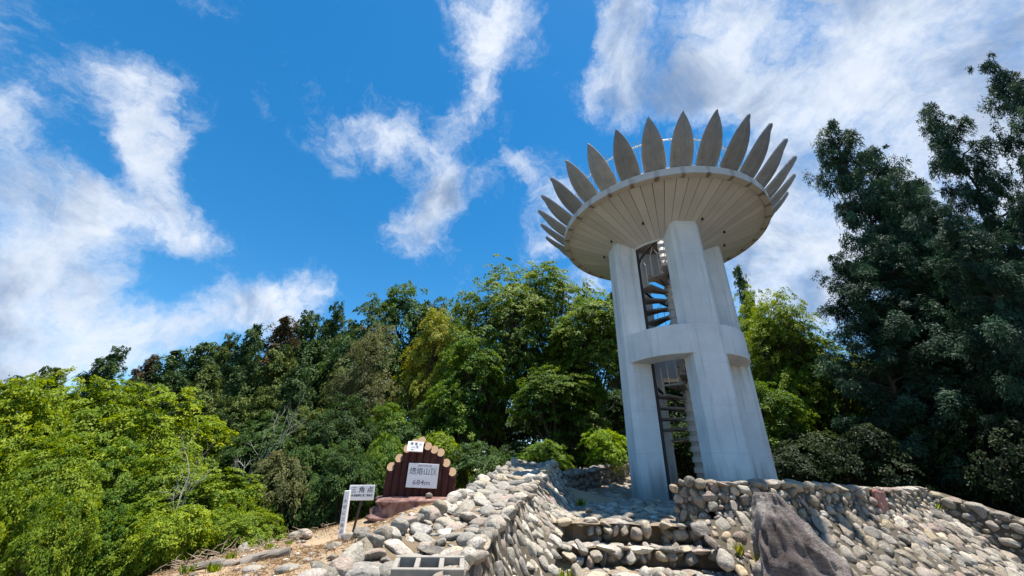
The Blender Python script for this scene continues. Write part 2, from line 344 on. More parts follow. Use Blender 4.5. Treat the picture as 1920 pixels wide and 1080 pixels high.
# ------------------------------------------------------------------ stones
def ico(sub):
    import bmesh
    bm = bmesh.new(); bmesh.ops.create_icosphere(bm, subdivisions=sub, radius=1.0)
    V = np.array([v.co[:] for v in bm.verts]); F = np.array([[v.index for v in f.verts] for f in bm.faces]); bm.free(); return V, F
ICO1, ICOF1 = ico(2); ICO2, ICOF2 = ico(3)
def stone_shape(V, sd):
    r = np.random.default_rng(sd); e = r.uniform(.72, .98); broken = sd % 2
    p = np.sign(V)*np.abs(V)**e; p = p/np.linalg.norm(p, axis=1)[:, None]*(np.linalg.norm(p, axis=1)[:, None]**.75)
    d = np.zeros(len(V))
    for k in range(7):
        w = r.normal(size=3); w *= r.uniform(1.2, 3.4)/np.linalg.norm(w); d += r.uniform(.03, .08)*np.sin(V@w+r.uniform(0, 6.28))
    p = p*(1+d)[:, None]
    for k in range(12 if broken else 6):             # worn flats, more on split stones
        w = r.normal(size=3); w /= np.linalg.norm(w); h = r.uniform(.5, .82) if broken else r.uniform(.62, .9); s = p@w; ex = np.maximum(s-h, 0); p = p-np.outer(ex*.97, w)
    if broken: p *= 1.16
    for k in range(8):
        w = r.normal(size=3); w *= r.uniform(6, 12)/np.linalg.norm(w); p = p*(1+.012*np.sin(V@w+r.uniform(0, 6.28)))[:, None]
    return p
STONE_ME = {}
for mname, mm in (('a', M_STONE), ('d', M_DSTONE), ('b', M_BSTONE)):
    L = []
    for k in range(14):
        me = mesh_from('stone', stone_shape(ICO2, 100+k), ICOF2, True); me.materials.append(mm); L.append(me)
    STONE_ME[mname] = L
LOW = [stone_shape(ICO1, 100+k) for k in range(14)]
def pack(W, H, rmax, rmin, asp=1.3, k=.93, tries=900, levels=12, mask=None, seed=1):
    """fill W x H with discs of falling size (stretched by asp along the first axis)"""
    r = np.random.default_rng(seed); P = np.zeros((4000, 3)); n = 0
    for rr in np.linspace(rmax, rmin, levels)**1.0:
        T = int(tries*(1.6 if rr < (rmax+rmin)/2 else .35)); C = r.uniform(0, 1, (T, 2))*[W, H]; R = rr*r.uniform(.88, 1.12, T)
        for c, q in zip(C, R):
            if mask is not None and not mask(c[0], c[1]): continue
            if n:
                d = np.hypot((P[:n, 0]-c[0])/asp, P[:n, 1]-c[1])
                if (d < (P[:n, 2]+q)*k).any(): continue
            P[n] = (c[0], c[1], q); n += 1
            if n >= 4000: break
    return P[:n]
def surf_stones(S, W, H, rmax, rmin, asp=1.3, ang=0., angv=.35, thick=.7, sink=.15, grow=1.1, mask=None, seed=1, tries=900, k=.93):
    """items (centre, 3x3 axes, half sizes) for stones laid on the surface S(u, v) -> point"""
    out = []; r = np.random.default_rng(seed+50); e = 1e-3
    for u, v, q in pack(W, H, rmax, rmin, asp, k, tries, mask=mask, seed=seed):
        p = np.array(S(u, v)); tu = np.array(S(u+e, v))-p; tv = np.array(S(u, v+e))-p; tu /= np.linalg.norm(tu); nn = np.cross(tu, tv); nn /= np.linalg.norm(nn); tv = np.cross(nn, tu)
        a = ang+r.normal()*angv; c, s = math.cos(a), math.sin(a)
        nn = nn+.13*r.normal(size=3); nn /= np.linalg.norm(nn); ax = tu*c+tv*s; ax -= nn*(ax@nn); ax /= np.linalg.norm(ax); ay = np.cross(nn, ax)
        th = q*thick*r.uniform(.75, 1.15); hs = (q*asp*grow*r.uniform(.9, 1.08), q*grow*r.uniform(.88, 1.08), th)
        out.append((p+nn*(-sink*th+r.uniform(-.15, .2)*th), np.stack([ax, ay, nn], 1), hs))
    return out
def lay(parent, items, name='stone', pal='a', limit=300, seed=3):
    r = np.random.default_rng(seed); off = np.array(wloc(parent))
    def size(it):
        d = depth(it[0]); return -1 if d < .3 else it[2][0]*it[2][1]/d**2
    def inview(it):
        p = np.asarray(it[0])-[0, 0, EYE]; d = depth(it[0])
        if d < .3: return False
        up = -p[1]*math.sin(PITCH)+p[2]*math.cos(PITCH); x = 960+p[0]/d*FPX; y = 540-up/d*FPX
        return -40 < x < 1960 and y < 1130
    items = sorted(items, key=lambda it: -(size(it)+(10 if inview(it) else 0)))
    for p, A, hs in items[:limit]:
        me = STONE_ME[pal][int(r.integers(14))]
        M = Matrix([[*(A[i]*np.array(hs)), p[i]-off[i]] for i in range(3)]+[[0, 0, 0, 1]])
        link_mesh(name, me, parent, M)
    rest = items[limit:]
    if rest:
        Vs = []; Fs = []; Rs = []; b = 0
        for p, A, hs in rest:
            V = LOW[int(r.integers(14))]*np.array(hs); V = V@A.T+np.asarray(p); Vs.append(V); Fs.append(ICOF1+b); b += len(V); Rs.append(np.full(len(V), r.uniform()))
        me = mesh_from('small_stones', np.concatenate(Vs)-off, np.concatenate(Fs), True); me.materials.append({'a': M_STONE_J, 'b': M_BSTONE_J, 'd': M_DSTONE_J}[pal])
        a = me.attributes.new('rnd', 'FLOAT', 'POINT'); a.data.foreach_set('value', np.concatenate(Rs).astype(np.float32))
        tag(link_mesh('small_stones', me, parent), kind='stuff')
def grid_surface(S, W, H, nu, nv, name, mat, parent, rough=.012, seed=2, inset=.0):
    us = np.linspace(0, W, nu); vs = np.linspace(0, H, nv); V = np.array([S(u, v) for v in vs for u in us], float)
    V += np.random.default_rng(seed).normal(size=V.shape)*rough
    i = np.arange(nu*nv).reshape(nv, nu); F = np.stack([i[:-1, :-1].ravel(), i[:-1, 1:].ravel(), i[1:, 1:].ravel(), i[1:, :-1].ravel()], 1)
    return obj(name, V, F, mat, parent, True)

def lerp(a, b, t): return np.asarray(a, float)*(1-t)+np.asarray(b, float)*t
def poly_at(P, t):
    P = np.asarray(P, float); d = np.r_[0, np.cumsum(np.linalg.norm(np.diff(P[:, :2], axis=0), axis=1))]; s = t*d[-1]
    return np.array([np.interp(s, d, P[:, i]) for i in range(P.shape[1])])

# -- left parapet beside the steps
def build_parapet():
    TR = [(-.62, 1.9, .82), (-.28, 3.2, 1.02), (-.03, 4.24, 1.18), (.24, 5.38, 1.36), (.72, 7.4, 1.67), (.92, 8.25, 1.80)]
    TL = [(-1.42, 1.9, .80), (-1.07, 3.07, 1.0), (-.94, 3.84, 1.12), (-.70, 4.54, 1.22), (-.42, 5.58, 1.38), (.0, 7.3, 1.66), (.24, 8.2, 1.80)]
    BR = [(-.20, 1.9, -.05), (.12, 3.1, .0), (.41, 4.3, .45), (.58, 5.0, .98), (.78, 5.8, 1.08), (1.20, 7.3, 1.12), (1.30, 7.75, 1.13)]
    BE = (.45, 8.6, 1.15)
    root = empty('stone_parapet', (.3, 5.4, 1.0), 'long sloping cobblestone parapet on the left of the stone steps', 'wall')
    Lt = 6.6
    top = lambda u, v: lerp(poly_at(TR, u/Lt), poly_at(TL, u/Lt), v/.78)-np.array([0, 0, .035])*math.sin(PI*min(max(v/.78, 0), 1))
    face = lambda u, v: lerp(poly_at(BR, u/Lt), poly_at(TR, u/Lt), v/.8)+np.array([-.03, .01, -.02])*math.sin(PI*v/.8)
    left = lambda u, v: poly_at(TL, u/Lt)+np.array([-.2*v, .03*v, -v])
    end = lambda u, v: lerp(lerp(BR[-1], BE, u/1.35), lerp(TR[-1], TL[-1], u/1.35), v/.8)
    for S, W, H, nm in ((top, Lt, .78, 'mortar_top'), (face, Lt, .8, 'mortar_face'), (left, Lt, .7, 'mortar_side'), (end, 1.35, .8, 'mortar_end')):
        grid_surface(S, W, H, 40, 8, nm, M_MORTAR if nm != 'mortar_top' else M_SOIL, root)
    it = surf_stones(top, Lt, .78, .10, .02, 1.28, .5, .8, .6, .0, 1.06, seed=1, tries=3000)
    it += surf_stones(face, Lt, .8, .066, .02, 1.5, 1.2, .3, .6, .1, 1.0, seed=2, tries=2200)
    it += surf_stones(end, 1.35, .8, .055, .025, 1.3, .3, .5, .5, .2, 1.0, seed=3, tries=700)
    it += surf_stones(left, Lt, .3, .09, .04, 1.3, 0, .5, .6, .1, 1.03, seed=4, tries=500)
    # kerb stones along both top edges
    for P, n, sd in ((TR, 54, 5), (TL, 46, 6)):
        r = np.random.default_rng(sd)
        for k in range(n):
            p = poly_at(P, (k+.5)/n)+[0, 0, r.uniform(.0, .05)]; t = poly_at(P, min(1, (k+.9)/n))-poly_at(P, (k+.1)/n); t /= np.linalg.norm(t)
            nn = np.array([0, 0, 1.])+.35*r.normal(size=3); nn -= t*(t@nn); nn /= np.linalg.norm(nn)
            it.append((p, np.stack([t, np.cross(nn, t), nn], 1), (np.array((.07, .06, .05)) if P is TR else np.array((.09, .08, .07)))*r.uniform(.78, 1.3, 3)))
    lay(root, it, seed=8)
build_parapet()

# -- terrace paving and steps
def zp(x, y): return 1.09+.026*(y-5.35)+np.clip(y-10.5, 0, 9)*.085+np.clip(y-12.5, 0, 9)*.02
def in_poly(x, y, P):
    c = False; j = len(P)-1
    for i in range(len(P)):
        if (P[i][1] > y) != (P[j][1] > y) and x < (P[j][0]-P[i][0])*(y-P[i][1])/(P[j][1]-P[i][1])+P[i][0]: c = not c
        j = i
    return c
PAVE = [(.5, 5.33), (2.5, 5.33), (4.2, 6.1), (7.6, 8.0), (7.2, 11), (5.6, 12.6), (4.9, 15.5), (3.7, 14.2), (1.7, 10.6), (1.0, 9.2), (.95, 7.2)]
def build_paving():
    xs = np.arange(.3, 8, .2); ys = np.r_[5.33, np.arange(5.5, 16, .25)]
    V = []; F = []; idx = {}
    for j, y in enumerate(ys):
        for i, x in enumerate(xs):
            idx[i, j] = len(V); V.append((x, y, zp(x, y)+.012*math.sin(9*x+5*y)*math.sin(7*y-3*x)))
    for j in range(len(ys)-1):
        for i in range(len(xs)-1):
            if in_poly(xs[i]+.1, (ys[j]+ys[j+1])/2, PAVE): F.append((idx[i, j], idx[i+1, j], idx[i+1, j+1], idx[i, j+1]))
    o = obj('terrace_paving', V, F, M_PMORTAR, None, True); tag(o, 'cobbled terrace paving around the foot of the tower', 'paving', kind='structure')
    S = lambda u, v: (u, 5.36+v, zp(u, 5.36+v)-.012)
    m1 = lambda u, v: in_poly(u, 5.36+v, PAVE) and v < 3.4 and u < 4.2
    it = surf_stones(S, 4.2, 3.5, .095, .03, 1.25, .2, .7, .5, -.1, .97, mask=m1, seed=11, tries=2600)
    m2 = lambda u, v: in_poly(u, 5.36+v, PAVE) and v >= 3.4 and u < 5.2
    it += surf_stones(S, 5.2, 9.5, .13, .07, 1.25, .2, .7, .35, .35, 1.05, mask=m2, seed=12, tries=1500)
    lay(o, it, 'cobble', seed=9)
build_paving()
NSTEP = 6; SLIP = [(5.36-.31*k, 1.09-.185*k) for k in range(NSTEP+1)]
def step_x0(y): return float(np.interp(y, [3.1, 4.3, 5.0, 5.4], [.1, .36, .5, .58]))
def step_x1(y): return float(np.interp(y, [3.1, 4.3, 5.4], [2.55, 2.30, 2.42]))
def build_steps():
    b = MB(); it = []; r = np.random.default_rng(21)
    for k in range(NSTEP):
        y1, z1 = SLIP[k]; y0, z0 = SLIP[k+1]
        xa, xb = step_x0(y1)-.12, step_x1(y1)+.15
        n = 22
        # riser then tread, slightly broken
        for i in range(n):
            xs = [xa+(xb-xa)*i/n, xa+(xb-xa)*(i+1)/n]
            q = lambda x, t: (.035*math.sin(11*x+k*3+t)+.02*math.sin(27*x+k))
            lp = [(x, y1+.12+q(x, 0), z1-.02) for x in xs]; lb = [(x, y1+.15+q(x, 1), z0-.01) for x in xs]; lf = [(x, y0+.05+q(x, 0), z0-.02) for x in xs]
            b.add([lp[0], lp[1], lb[1], lb[0]], [(0, 3, 2, 1)]); b.add([lb[0], lb[1], lf[1], lf[0]], [(0, 3, 2, 1)])
        # big rounded edge stones, two courses, leaving one hollow at the left of the first step
        for course, (zf, sz) in enumerate(((.72, .078), (.25, .07))):
            x = xa+.1
            while x < xb-.05:
                w = sz*r.uniform(.7, 1.9)
                if not (k == 0 and x < xa+.5 and course) and not (k == 0 and x < xa+.42) and r.uniform() > (.1 if course == 0 else .4):
                    p = (x+w*.5, y1+.045+r.uniform(-.09, .07)+.05*math.sin(3.1*x+k*2)+course*.085, z0+(z1-z0)*zf+r.uniform(-.045, .03)); a = r.normal()*.3
                    A = np.array([[math.cos(a), 0, -math.sin(a)], [0, 1, 0], [math.sin(a), 0, math.cos(a)]]); it.append((np.array(p), A, (w*.66, .11*r.uniform(.8, 1.3), sz*r.uniform(.7, 1.25))))
                x += w*1.3
        # flat tread cobbles
        S = lambda u, v, y0=y0, z0=z0: (xa+u, y0+v, z0-.015)
        it += surf_stones(S, xb-xa, .26, .085, .03, 1.3, .1, .6, .4, .3, 1.06, seed=30+k, tries=260)
    o = b.build('stone_steps', m_mortar('step_soil', (.16, .11, .075), (.30, .22, .15)), None); tag(o, 'rough cobblestone steps rising to the terrace', 'steps', kind='structure')
    lay(o, it, 'step_stone', seed=10)
build_steps()

# -- right retaining wall with its sloping cobbled bank
def build_right_wall():
    L = float(np.linalg.norm(WA1-WA0)); d = (WA1-WA0)/L
    ztop = lambda u: 1.545+.03*math.sin(u*1.1)-(.05*(u-L+.7) if u > L-.7 else 0)
    root = empty('retaining_wall', (WA0[0], WA0[1], .9), 'long cobblestone retaining wall with a sloping stone bank right of the steps', 'wall')
    def line(u):
        c = .45*math.sin(PI*u/L)**1.0*0.6; return WA0+d*u+WN*c          # a slight bow towards the viewer
    face = lambda u, v: (*(line(u)+WN*.10*(1-v/.42)), 1.17+v*(ztop(u)-1.17)/.42)
    lowf = lambda u, v: (*(line(u)+WN*.10), .75+v)
    cap = lambda u, v: (*(line(u)-WN*v), ztop(u)+.01)
    bank = lambda u, v: (*(WA0+d*(u-.45)+WN*(.12+v*.70+.04*v*v+.27*math.sin(PI*min(max((u-.45)/L, 0), 1))))  , 1.19-v*.68)
    endf = lambda u, v: (*(WA0-WN*u-d*.02), .9+v)
    for S, W, H, nm in ((face, L, .42, 'mortar_face'), (cap, L, .42, 'mortar_top'), (bank, L+.45, 1.75, 'mortar_bank'), (endf, .45, .66, 'mortar_end')):
        grid_surface(S, W, H, 50, 14, nm, M_MORTAR, root, .008)
    V = [(*(line(u)-WN*.42), z) for u in np.linspace(0, L, 20) for z in (.6, ztop(u))]
    obj('mortar_back', V, [(2*i, 2*i+2, 2*i+3, 2*i+1) for i in range(19)], M_MORTAR, root)
    wf = lambda u, v: not (abs(u-3.45) < .17 and .09 < v < .42)
    it = surf_stones(face, L, .40, .066, .02, 1.25, .1, .8, .85, -.1, .97, mask=wf, seed=41, tries=2200)
    it += surf_stones(endf, .45, .66, .066, .025, 1.2, .1, .5, .75, .0, 1.03, seed=42, tries=400)
    mb = lambda u, v: not (u < .55 and v < .55 and RNG.uniform() < .35)
    it += surf_stones(bank, L+.45, 1.75, .095, .024, 1.42, -.75, .45, .7, -.05, .96, mask=mb, seed=43, tries=3800)
    r = np.random.default_rng(44); u = .06                              # capping course
    while u < L-.05:
        w = r.uniform(.05, .12); p = line(u+w); h = r.uniform(.04, .06); a = np.array([d[0], d[1], r.normal()*.05]); a /= np.linalg.norm(a); nn = np.array([0, 0, 1.])+.1*r.normal(size=3); nn -= a*(a@nn); nn /= np.linalg.norm(nn)
        it.append((np.array([p[0]-WN[0]*.05, p[1]-WN[1]*.05, ztop(u+w)-.005]), np.stack([a, np.cross(nn, a), nn], 1), (w*1.04, .15*r.uniform(.85, 1.1), h))); u += 2*w
    lay(root, it, seed=45, limit=300, pal='b')
    # rough red square stone set into the face
    c = np.array(face(3.45, .24))+np.array([WN[0], WN[1], 0])*.035; M = Matrix(((d[0], -WN[0], 0), (d[1], -WN[1], 0), (0, 0, 1)))
    b = MB(); nx = 9; P = []
    for j in range(nx):
        for i in range(nx):
            a, e = i/(nx-1)*2-1, j/(nx-1)*2-1; q = M @ Vector((a*.145*(1+.12*e)+.01*r.normal(), -.03-.014*r.uniform()+(.03 if max(abs(a), abs(e)) > .99 else 0), e*.17+.008*r.normal())); P.append((c[0]+q.x, c[1]+q.y, c[2]+q.z))
    Fq = [(j*nx+i, j*nx+i+1, (j+1)*nx+i+1, (j+1)*nx+i) for j in range(nx-1) for i in range(nx-1)]
    b.add(P, Fq); b.box(tuple(c), (.125, .028, .15), M)
    o = b.build('square_stone', m_mortar('red_stone', (.30, .14, .115), (.46, .25, .21)), root); o['label'] = 'rough reddish square stone set into the wall'
build_right_wall()
def build_side_wall():
    T = [(8.02, 8.22, 1.50), (8.25, 7.6, 1.28), (8.42, 7.0, 1.06), (8.75, 5.9, .66), (9.1, 4.9, .3)]
    root = empty('descending_wall', (8.4, 7, .4), 'darker cobblestone wall sloping down at the far right edge', 'wall'); W = 3.5
    face = lambda u, v: poly_at(T, u/W)+np.array([-.30*(.75-v), -.05, -(.75-v)]); cap = lambda u, v: poly_at(T, u/W)+np.array([v, .1*v, 0])
    toe = lambda u, v: poly_at(T, u/W)+np.array([-.22-v, -.08, -.66-.35*v])
    for S, H, nm in ((face, .75, 'mortar_face'), (cap, .35, 'mortar_top'), (toe, 1.0, 'mortar_toe')): grid_surface(S, W, H, 24, 8, nm, M_MORTAR, root, .008)
    it = surf_stones(face, W, .74, .082, .026, 1.4, -.1, .4, .7, .0, 1.0, seed=51, tries=900)+surf_stones(toe, W, 1.0, .09, .03, 1.4, -.2, .6, .65, .1, 1.0, seed=53, tries=900)
    r = np.random.default_rng(52)
    for k in range(13):
        p = poly_at(T, (k+.5)/13); t = poly_at(T, (k+.9)/13)-poly_at(T, (k+.1)/13); t /= np.linalg.norm(t); nn = np.array([0, 0, 1.])+.1*r.normal(size=3); nn -= t*(t@nn); nn /= np.linalg.norm(nn)
        it.append((p+[.06, 0, 0], np.stack([t, np.cross(nn, t), nn], 1), (.15*r.uniform(.85, 1.15), .14, .065)))
    lay(root, it, seed=54, limit=300, pal='b')
build_side_wall()
def build_far_wall():
    B = [(1.1, 9.7, 1.14), (1.75, 10.5, 1.17), (2.5, 11.6, 1.30), (3.3, 12.8, 1.47), (4.07, 14.0, 1.62), (4.9, 15.4, 1.75)]
    root = empty('low_wall', (2.5, 11.6, 1.2), 'low dry stone wall beside the path behind the tower', 'wall'); W = 6.85; H = .52
    face = lambda u, v: poly_at(B, u/W)+np.array([-.06*v, .04*v, v-.05]); cap = lambda u, v: poly_at(B, u/W)+np.array([-.8*v, .55*v, H-.04]); back = lambda u, v: poly_at(B, u/W)+np.array([-.32, .22, v-.1])
    endf = lambda u, v: np.array(B[0])+np.array([-.8*u, .55*u, v-.05])
    for S, w, h, nm in ((face, W, H, 'mortar_face'), (cap, W, .4, 'mortar_top'), (back, W, H, 'mortar_back'), (endf, .4, H, 'mortar_end')): grid_surface(S, w, h, 30, 6, nm, M_MORTAR, root, .008)
    lay(root, surf_stones(face, W, H, .085, .04, 1.5, 0, .15, .7, .05, 1.08, seed=61, tries=1500)+surf_stones(cap, W, .4, .12, .07, 1.3, 0, .4, .5, .1, 1.05, seed=62, tries=500), pal='d', seed=63)
build_far_wall()

# -- boulder in front of the wall
def build_boulder():
    V = ICO2.copy(); r = np.random.default_rng(5)
    V, F = ico(6); p = V.copy()
    for k in range(18):
        w = r.normal(size=3); w /= np.linalg.norm(w); h = r.uniform(.68, .92); s = p@w; p = p-np.outer(np.maximum(s-h, 0)*.9, w)
    nz = np.zeros(len(p))
    for k in range(90):
        w = r.normal(size=3); w *= r.uniform(2, 34)/np.linalg.norm(w); nz += .105/np.linalg.norm(w)**.8*np.sin(p@w+r.uniform(0, 6.28)+.8*np.sin(p@(w[[1, 2, 0]]*.6)))
    for k in range(26):
        w = r.normal(size=3); q_ = r.uniform(5, 30); w *= q_/np.linalg.norm(w); nz -= .04/q_**.7*(1-np.abs(np.sin(p@w+1.1*np.sin(p@(w[[2, 0, 1]]*.37)))))**3
    p *= (1+nz)[:, None]
    t = (p[:, 2]+1)/2; t = np.clip(t, 0, 1)
    wid = np.interp(t, [0, .25, .6, .88, 1], [.70, .74, .49, .27, .17]); cxs = np.interp(t, [0, .3, 1], [2.98, 2.88, 2.70])
    X = cxs+.03+p[:, 0]*wid*1.05; Y = 4.34+.14*t+p[:, 1]*np.interp(t, [0, .5, 1], [.5, .4, .16]); Z = .12+t*1.375
    m, n = mat_base('purple_grey_boulder'); pos = n.n('ShaderNodeNewGeometry').outputs['Position']; f = n.noise(pos, 3.2, 7, .65, .6); f2 = n.noise(pos, 30, 6, .7); f3 = n.noise(pos, 120, 3, .6)
    c = n.ramp(f, [(.3, (.08, .066, .064)), (.42, (.20, .168, .162)), (.54, (.32, .275, .26)), (.66, (.50, .455, .42))]); c = n.mix(n.m('MULTIPLY', n.sstep(f2, .55, .75), .6), c, (.40, .37, .34)); c = n.mix(n.m('MULTIPLY', n.sstep(f3, .58, .75), .5), c, (.05, .042, .045))
    vn = n.noise(n.n('ShaderNodeMapping', ins={0: pos, 2: (.4, .9, .2), 3: (1.2, 1.2, 4.5)}).outputs[0], 2.6, 6, .6, 1.2)
    ck = n.sstep(n.m('ABSOLUTE', n.m('SUBTRACT', vn, .5)), .0, .022); c = n.mix(n.m('MULTIPLY', n.m('SUBTRACT', 1.0, ck), .55), c, (.06, .05, .05))
    finish(n, c, .9, n.m('ADD', n.m('MULTIPLY', ck, .25), n.m('ADD', n.m('MULTIPLY', f2, .7), n.m('MULTIPLY', f3, .3))), 1.0, .09, .2)
    o = obj('boulder', np.c_[X, Y, Z], F, m, None, True); tag(o, 'large pointed purple-grey boulder standing in front of the retaining wall', 'boulder')
build_boulder()

# ------------------------------------------------------------------ observation tower
TC = np.array([4.269, 9.269]); TZ = 1.18; NPET = 30
U0 = np.array([-.418, -.908]); UR = np.array([.908, -.418])                # towards the viewer, to the viewer's right
def tdir(deg): a = math.radians(deg); return U0*math.cos(a)+UR*math.sin(a)
def build_tower():
    root = empty('observation_tower', (TC[0], TC[1], TZ), 'pale concrete lookout tower crowned with a ring of pointed grey petals', 'tower')
    ct = lambda R: 7.83-.38*(2.6-R)                                         # underside of the bowl
    # pillars
    for a in (25.5, -63, 111, 232):
        o_ = tdir(a); t_ = np.array([-o_[1], o_[0]]); w, ch = .37, .11
        def P(r, s): q = TC+o_*r+t_*s; return (q[0], q[1])
        poly = [P(1.49, -w+ch), P(1.49, w-ch), P(1.49-ch, w), P(.93, w), P(.93, -w), P(1.49-ch, -w)]
        b = MB(); b.prism(poly, 1.02, 7.52); bevel(b.build('pillar', M_CON, root), .012)
    # ring beam half way up
    b = MB(); prof = [(1.468, 4.03), (1.468, 4.70), (.97, 4.70), (.97, 4.03)]; b.ring(TC, prof, 80); bevel(b.build('ring_beam', M_CON, root), .012)
    # bowl: dark backing seen through the board joints, then each board
    b = MB(); b.ring(TC, [(1.0, ct(1.0)+.05), (2.62, ct(2.62)+.05), (2.62, 8.0), (1.0, 8.0)], 96); b.build('bowl_core', m_plain('dark_joint_backing', (.04, .033, .028), .9), root)
    nb = NPET*2
    for k in range(nb):
        a0 = 2*PI*k/nb+.0015; a1 = 2*PI*(k+1)/nb-.0015; b = MB(); r0, r1 = 1.0, 2.62
        def q(r, a, g, dz): a_ = a+g/r; return (TC[0]+r*math.cos(a_), TC[1]+r*math.sin(a_), ct(r)+dz)
        V = [q(r0, a0, .001, 0), q(r1, a0, .0035, 0), q(r1, a1, -.0035, 0), q(r0, a1, -.001, 0)]; V += [(x, y, z+.055) for x, y, z in V]
        b.add(V, [(0, 1, 2, 3), (7, 6, 5, 4), (0, 4, 5, 1), (1, 5, 6, 2), (2, 6, 7, 3), (3, 7, 4, 0)]); b.build('underside_board', M_BOARD, root)
    b = MB(); b.ring(TC, [(1.0, ct(1)-.035), (1.03, ct(1)-.03), (1.03, 8.04), (.98, 8.04)], 80); b.build('well_rim', M_CON, root)
    # small vents in the soffit
    for a in (-12, 40, 75, -50, 100, -80):
        q = TC+tdir(a)*1.62; b = MB(); b.tube([(q[0], q[1], ct(1.62)-.05), (q[0], q[1], ct(1.62)+.05)], .028, 8); b.build('drain_hole', M_BLACKMETAL, root)
    # rim
    PA0 = math.atan2(tdir(3.1)[1], tdir(3.1)[0])
    b = MB(); b.ring(TC, [(2.625, 7.80), (2.76, 7.82), (2.76, 8.03), (2.55, 8.05), (2.55, 7.9)], 130); bevel(b.build('rim', m_fascia(NPET, PA0+PI/NPET+PI/NPET), root), .01)
    b = MB(); b.ring(TC, [(1.03, 7.99), (2.56, 7.99), (2.56, 8.045), (1.03, 8.045)], 96); b.build('deck', M_CON, root)
    lp_ = [(TC[0], TC[1])]+[(TC[0]+1.0*math.cos(t), TC[1]+1.0*math.sin(t)) for t in np.linspace(math.radians(-20), math.radians(165), 24)]
    b = MB(); b.prism(lp_, 7.93, 8.035); b.build('landing', m_plain('landing_slab', (.24, .20, .16), .85), root)
    # petals, one mesh shared
    prof = [(0, .24), (.12, .249), (.3, .254), (.45, .245), (.6, .217), (.74, .167), (.86, .104), (.95, .044), (1, .004)]
    Lp = 1.32; V = []; F = []; ns = 9
    for side in (0, 1):
        for t, w in prof:
            for j in range(ns):
                s = j/(ns-1)*2-1; inner = abs(s)
                hgt = .05*(1-s*s)+(.03 if inner < .3*(1-t) else 0) if side == 0 else -.03-.02*(1-s*s)
                bend = -.07*math.sin(PI*t*.95)                     # slightly cupped outwards
                V.append((s*w, hgt+bend*(-1), t*Lp))
    n1 = len(prof)*ns
    for i in range(len(prof)-1):
        for j in range(ns-1):
            a = i*ns+j; F.append((a, a+1, a+ns+1, a+ns)); F.append((n1+a, n1+a+ns, n1+a+ns+1, n1+a+1))
        for j in (0, ns-1):
            a = i*ns+j; F.append((a, a+ns, n1+a+ns, n1+a) if j == 0 else (a, n1+a, n1+a+ns, a+ns))
    for j in range(ns-1): F.append((j, n1+j, n1+j+1, j+1))
    pm = mesh_from('petal', V, F); pm.materials.append(M_PETAL)
    el = math.radians(47)
    for k in range(NPET):
        a = PA0+2*PI*k/NPET; er = Vector((math.cos(a), math.sin(a), 0)); et = Vector((-math.sin(a), math.cos(a), 0)); up = er*math.cos(el)+Vector((0, 0, math.sin(el))); nn = er*math.sin(el)-Vector((0, 0, math.cos(el)))
        j = RNG.normal(size=3)*.012; pos = er*2.60+Vector((0, 0, 8.0-TZ))
        M = Matrix(((et.x, nn.x, up.x, pos.x), (et.y, nn.y, up.y, pos.y), (et.z, nn.z, up.z, pos.z), (0, 0, 0, 1))) @ Matrix.Rotation(j[0], 4, 'X') @ Matrix.Rotation(j[1], 4, 'Z') @ Matrix.Diagonal((1, 1, 1+j[2], 1))
        link_mesh('petal', pm, root, M)
    # deck railing: rings and upright bars
    rl = MB()
    for z in (9.28, 8.35):
        rl.tube([(TC[0]+2.38*math.cos(2*PI*i/72), TC[1]+2.38*math.sin(2*PI*i/72), z) for i in range(73)], .02 if z > 9 else .014, 6, False)
    rail = rl.build('railing', M_PALEMETAL, root)
    bar = MB(); bar.tube([(0, 0, 0), (0, 0, 1.45)], .0085, 5); bm_ = mesh_from('rail_bar', bar.v, bar.f); bm_.materials.append(M_PALEMETAL)
    for k in range(104):
        a = 2*PI*(k+.25*(k % 2))/104; link_mesh('rail_bar', bm_, rail, Matrix.Translation((2.38*math.cos(a), 2.38*math.sin(a), 8.04-TZ)))
    # spiral stair
    st = empty('spiral_stair', (0, 0, 0), parent=root)
    b = MB(); b.tube([(TC[0], TC[1], TZ-.03), (TC[0], TC[1], 8.9)], .085, 14); b.build('centre_column', M_PALEMETAL, st, True)
    H = .215; NT_ = 31; DA = math.radians(27.7); A_START = math.radians(178)-DA*8.2
    tr = MB(); R0, R1 = .09, .80
    dw = .31
    P2 = [(R0, -.07), (R1, -dw*.72), (R1+.02, 0), (R1, dw*.72), (R0, .07)]
    tr.prism(P2, -.045, .0); 
    tm = mesh_from('tread', tr.v, tr.f); tm.materials.append(M_TREAD)
    cl = MB(); cl.tube([(0, 0, -.1), (0, 0, 0.01)], .115, 12); cm = mesh_from('collar', cl.v, cl.f, False); cm.materials.append(M_PALEMETAL)
    bb = MB(); bb.tube([(R1-.03, -.1, 0), (R1-.03, -.1, .62), (R1-.03, -.03, .78), (R1-.03, 0, .92)], .008, 6); bb.tube([(R1-.03, .1, 0), (R1-.03, .1, .62), (R1-.03, .03, .78)], .008, 6)
    bmz = mesh_from('baluster', bb.v, bb.f); bmz.materials.append(M_PALEMETAL)
    br = MB(); br.tube([(R0, 0, -.1), (R1*.75, 0, -.04)], .014, 5); brm = mesh_from('tread_bracket', br.v, br.f); brm.materials.append(M_BROWN)
    hp = []
    for k in range(NT_):
        a = A_START+DA*k; z = H*(k+1); M = Matrix.Translation((0, 0, z)) @ Matrix.Rotation(a, 4, 'Z')
        link_mesh('tread', tm, st, M); link_mesh('collar', cm, st, M); link_mesh('baluster', bmz, st, M); link_mesh('tread_bracket', brm, st, M)
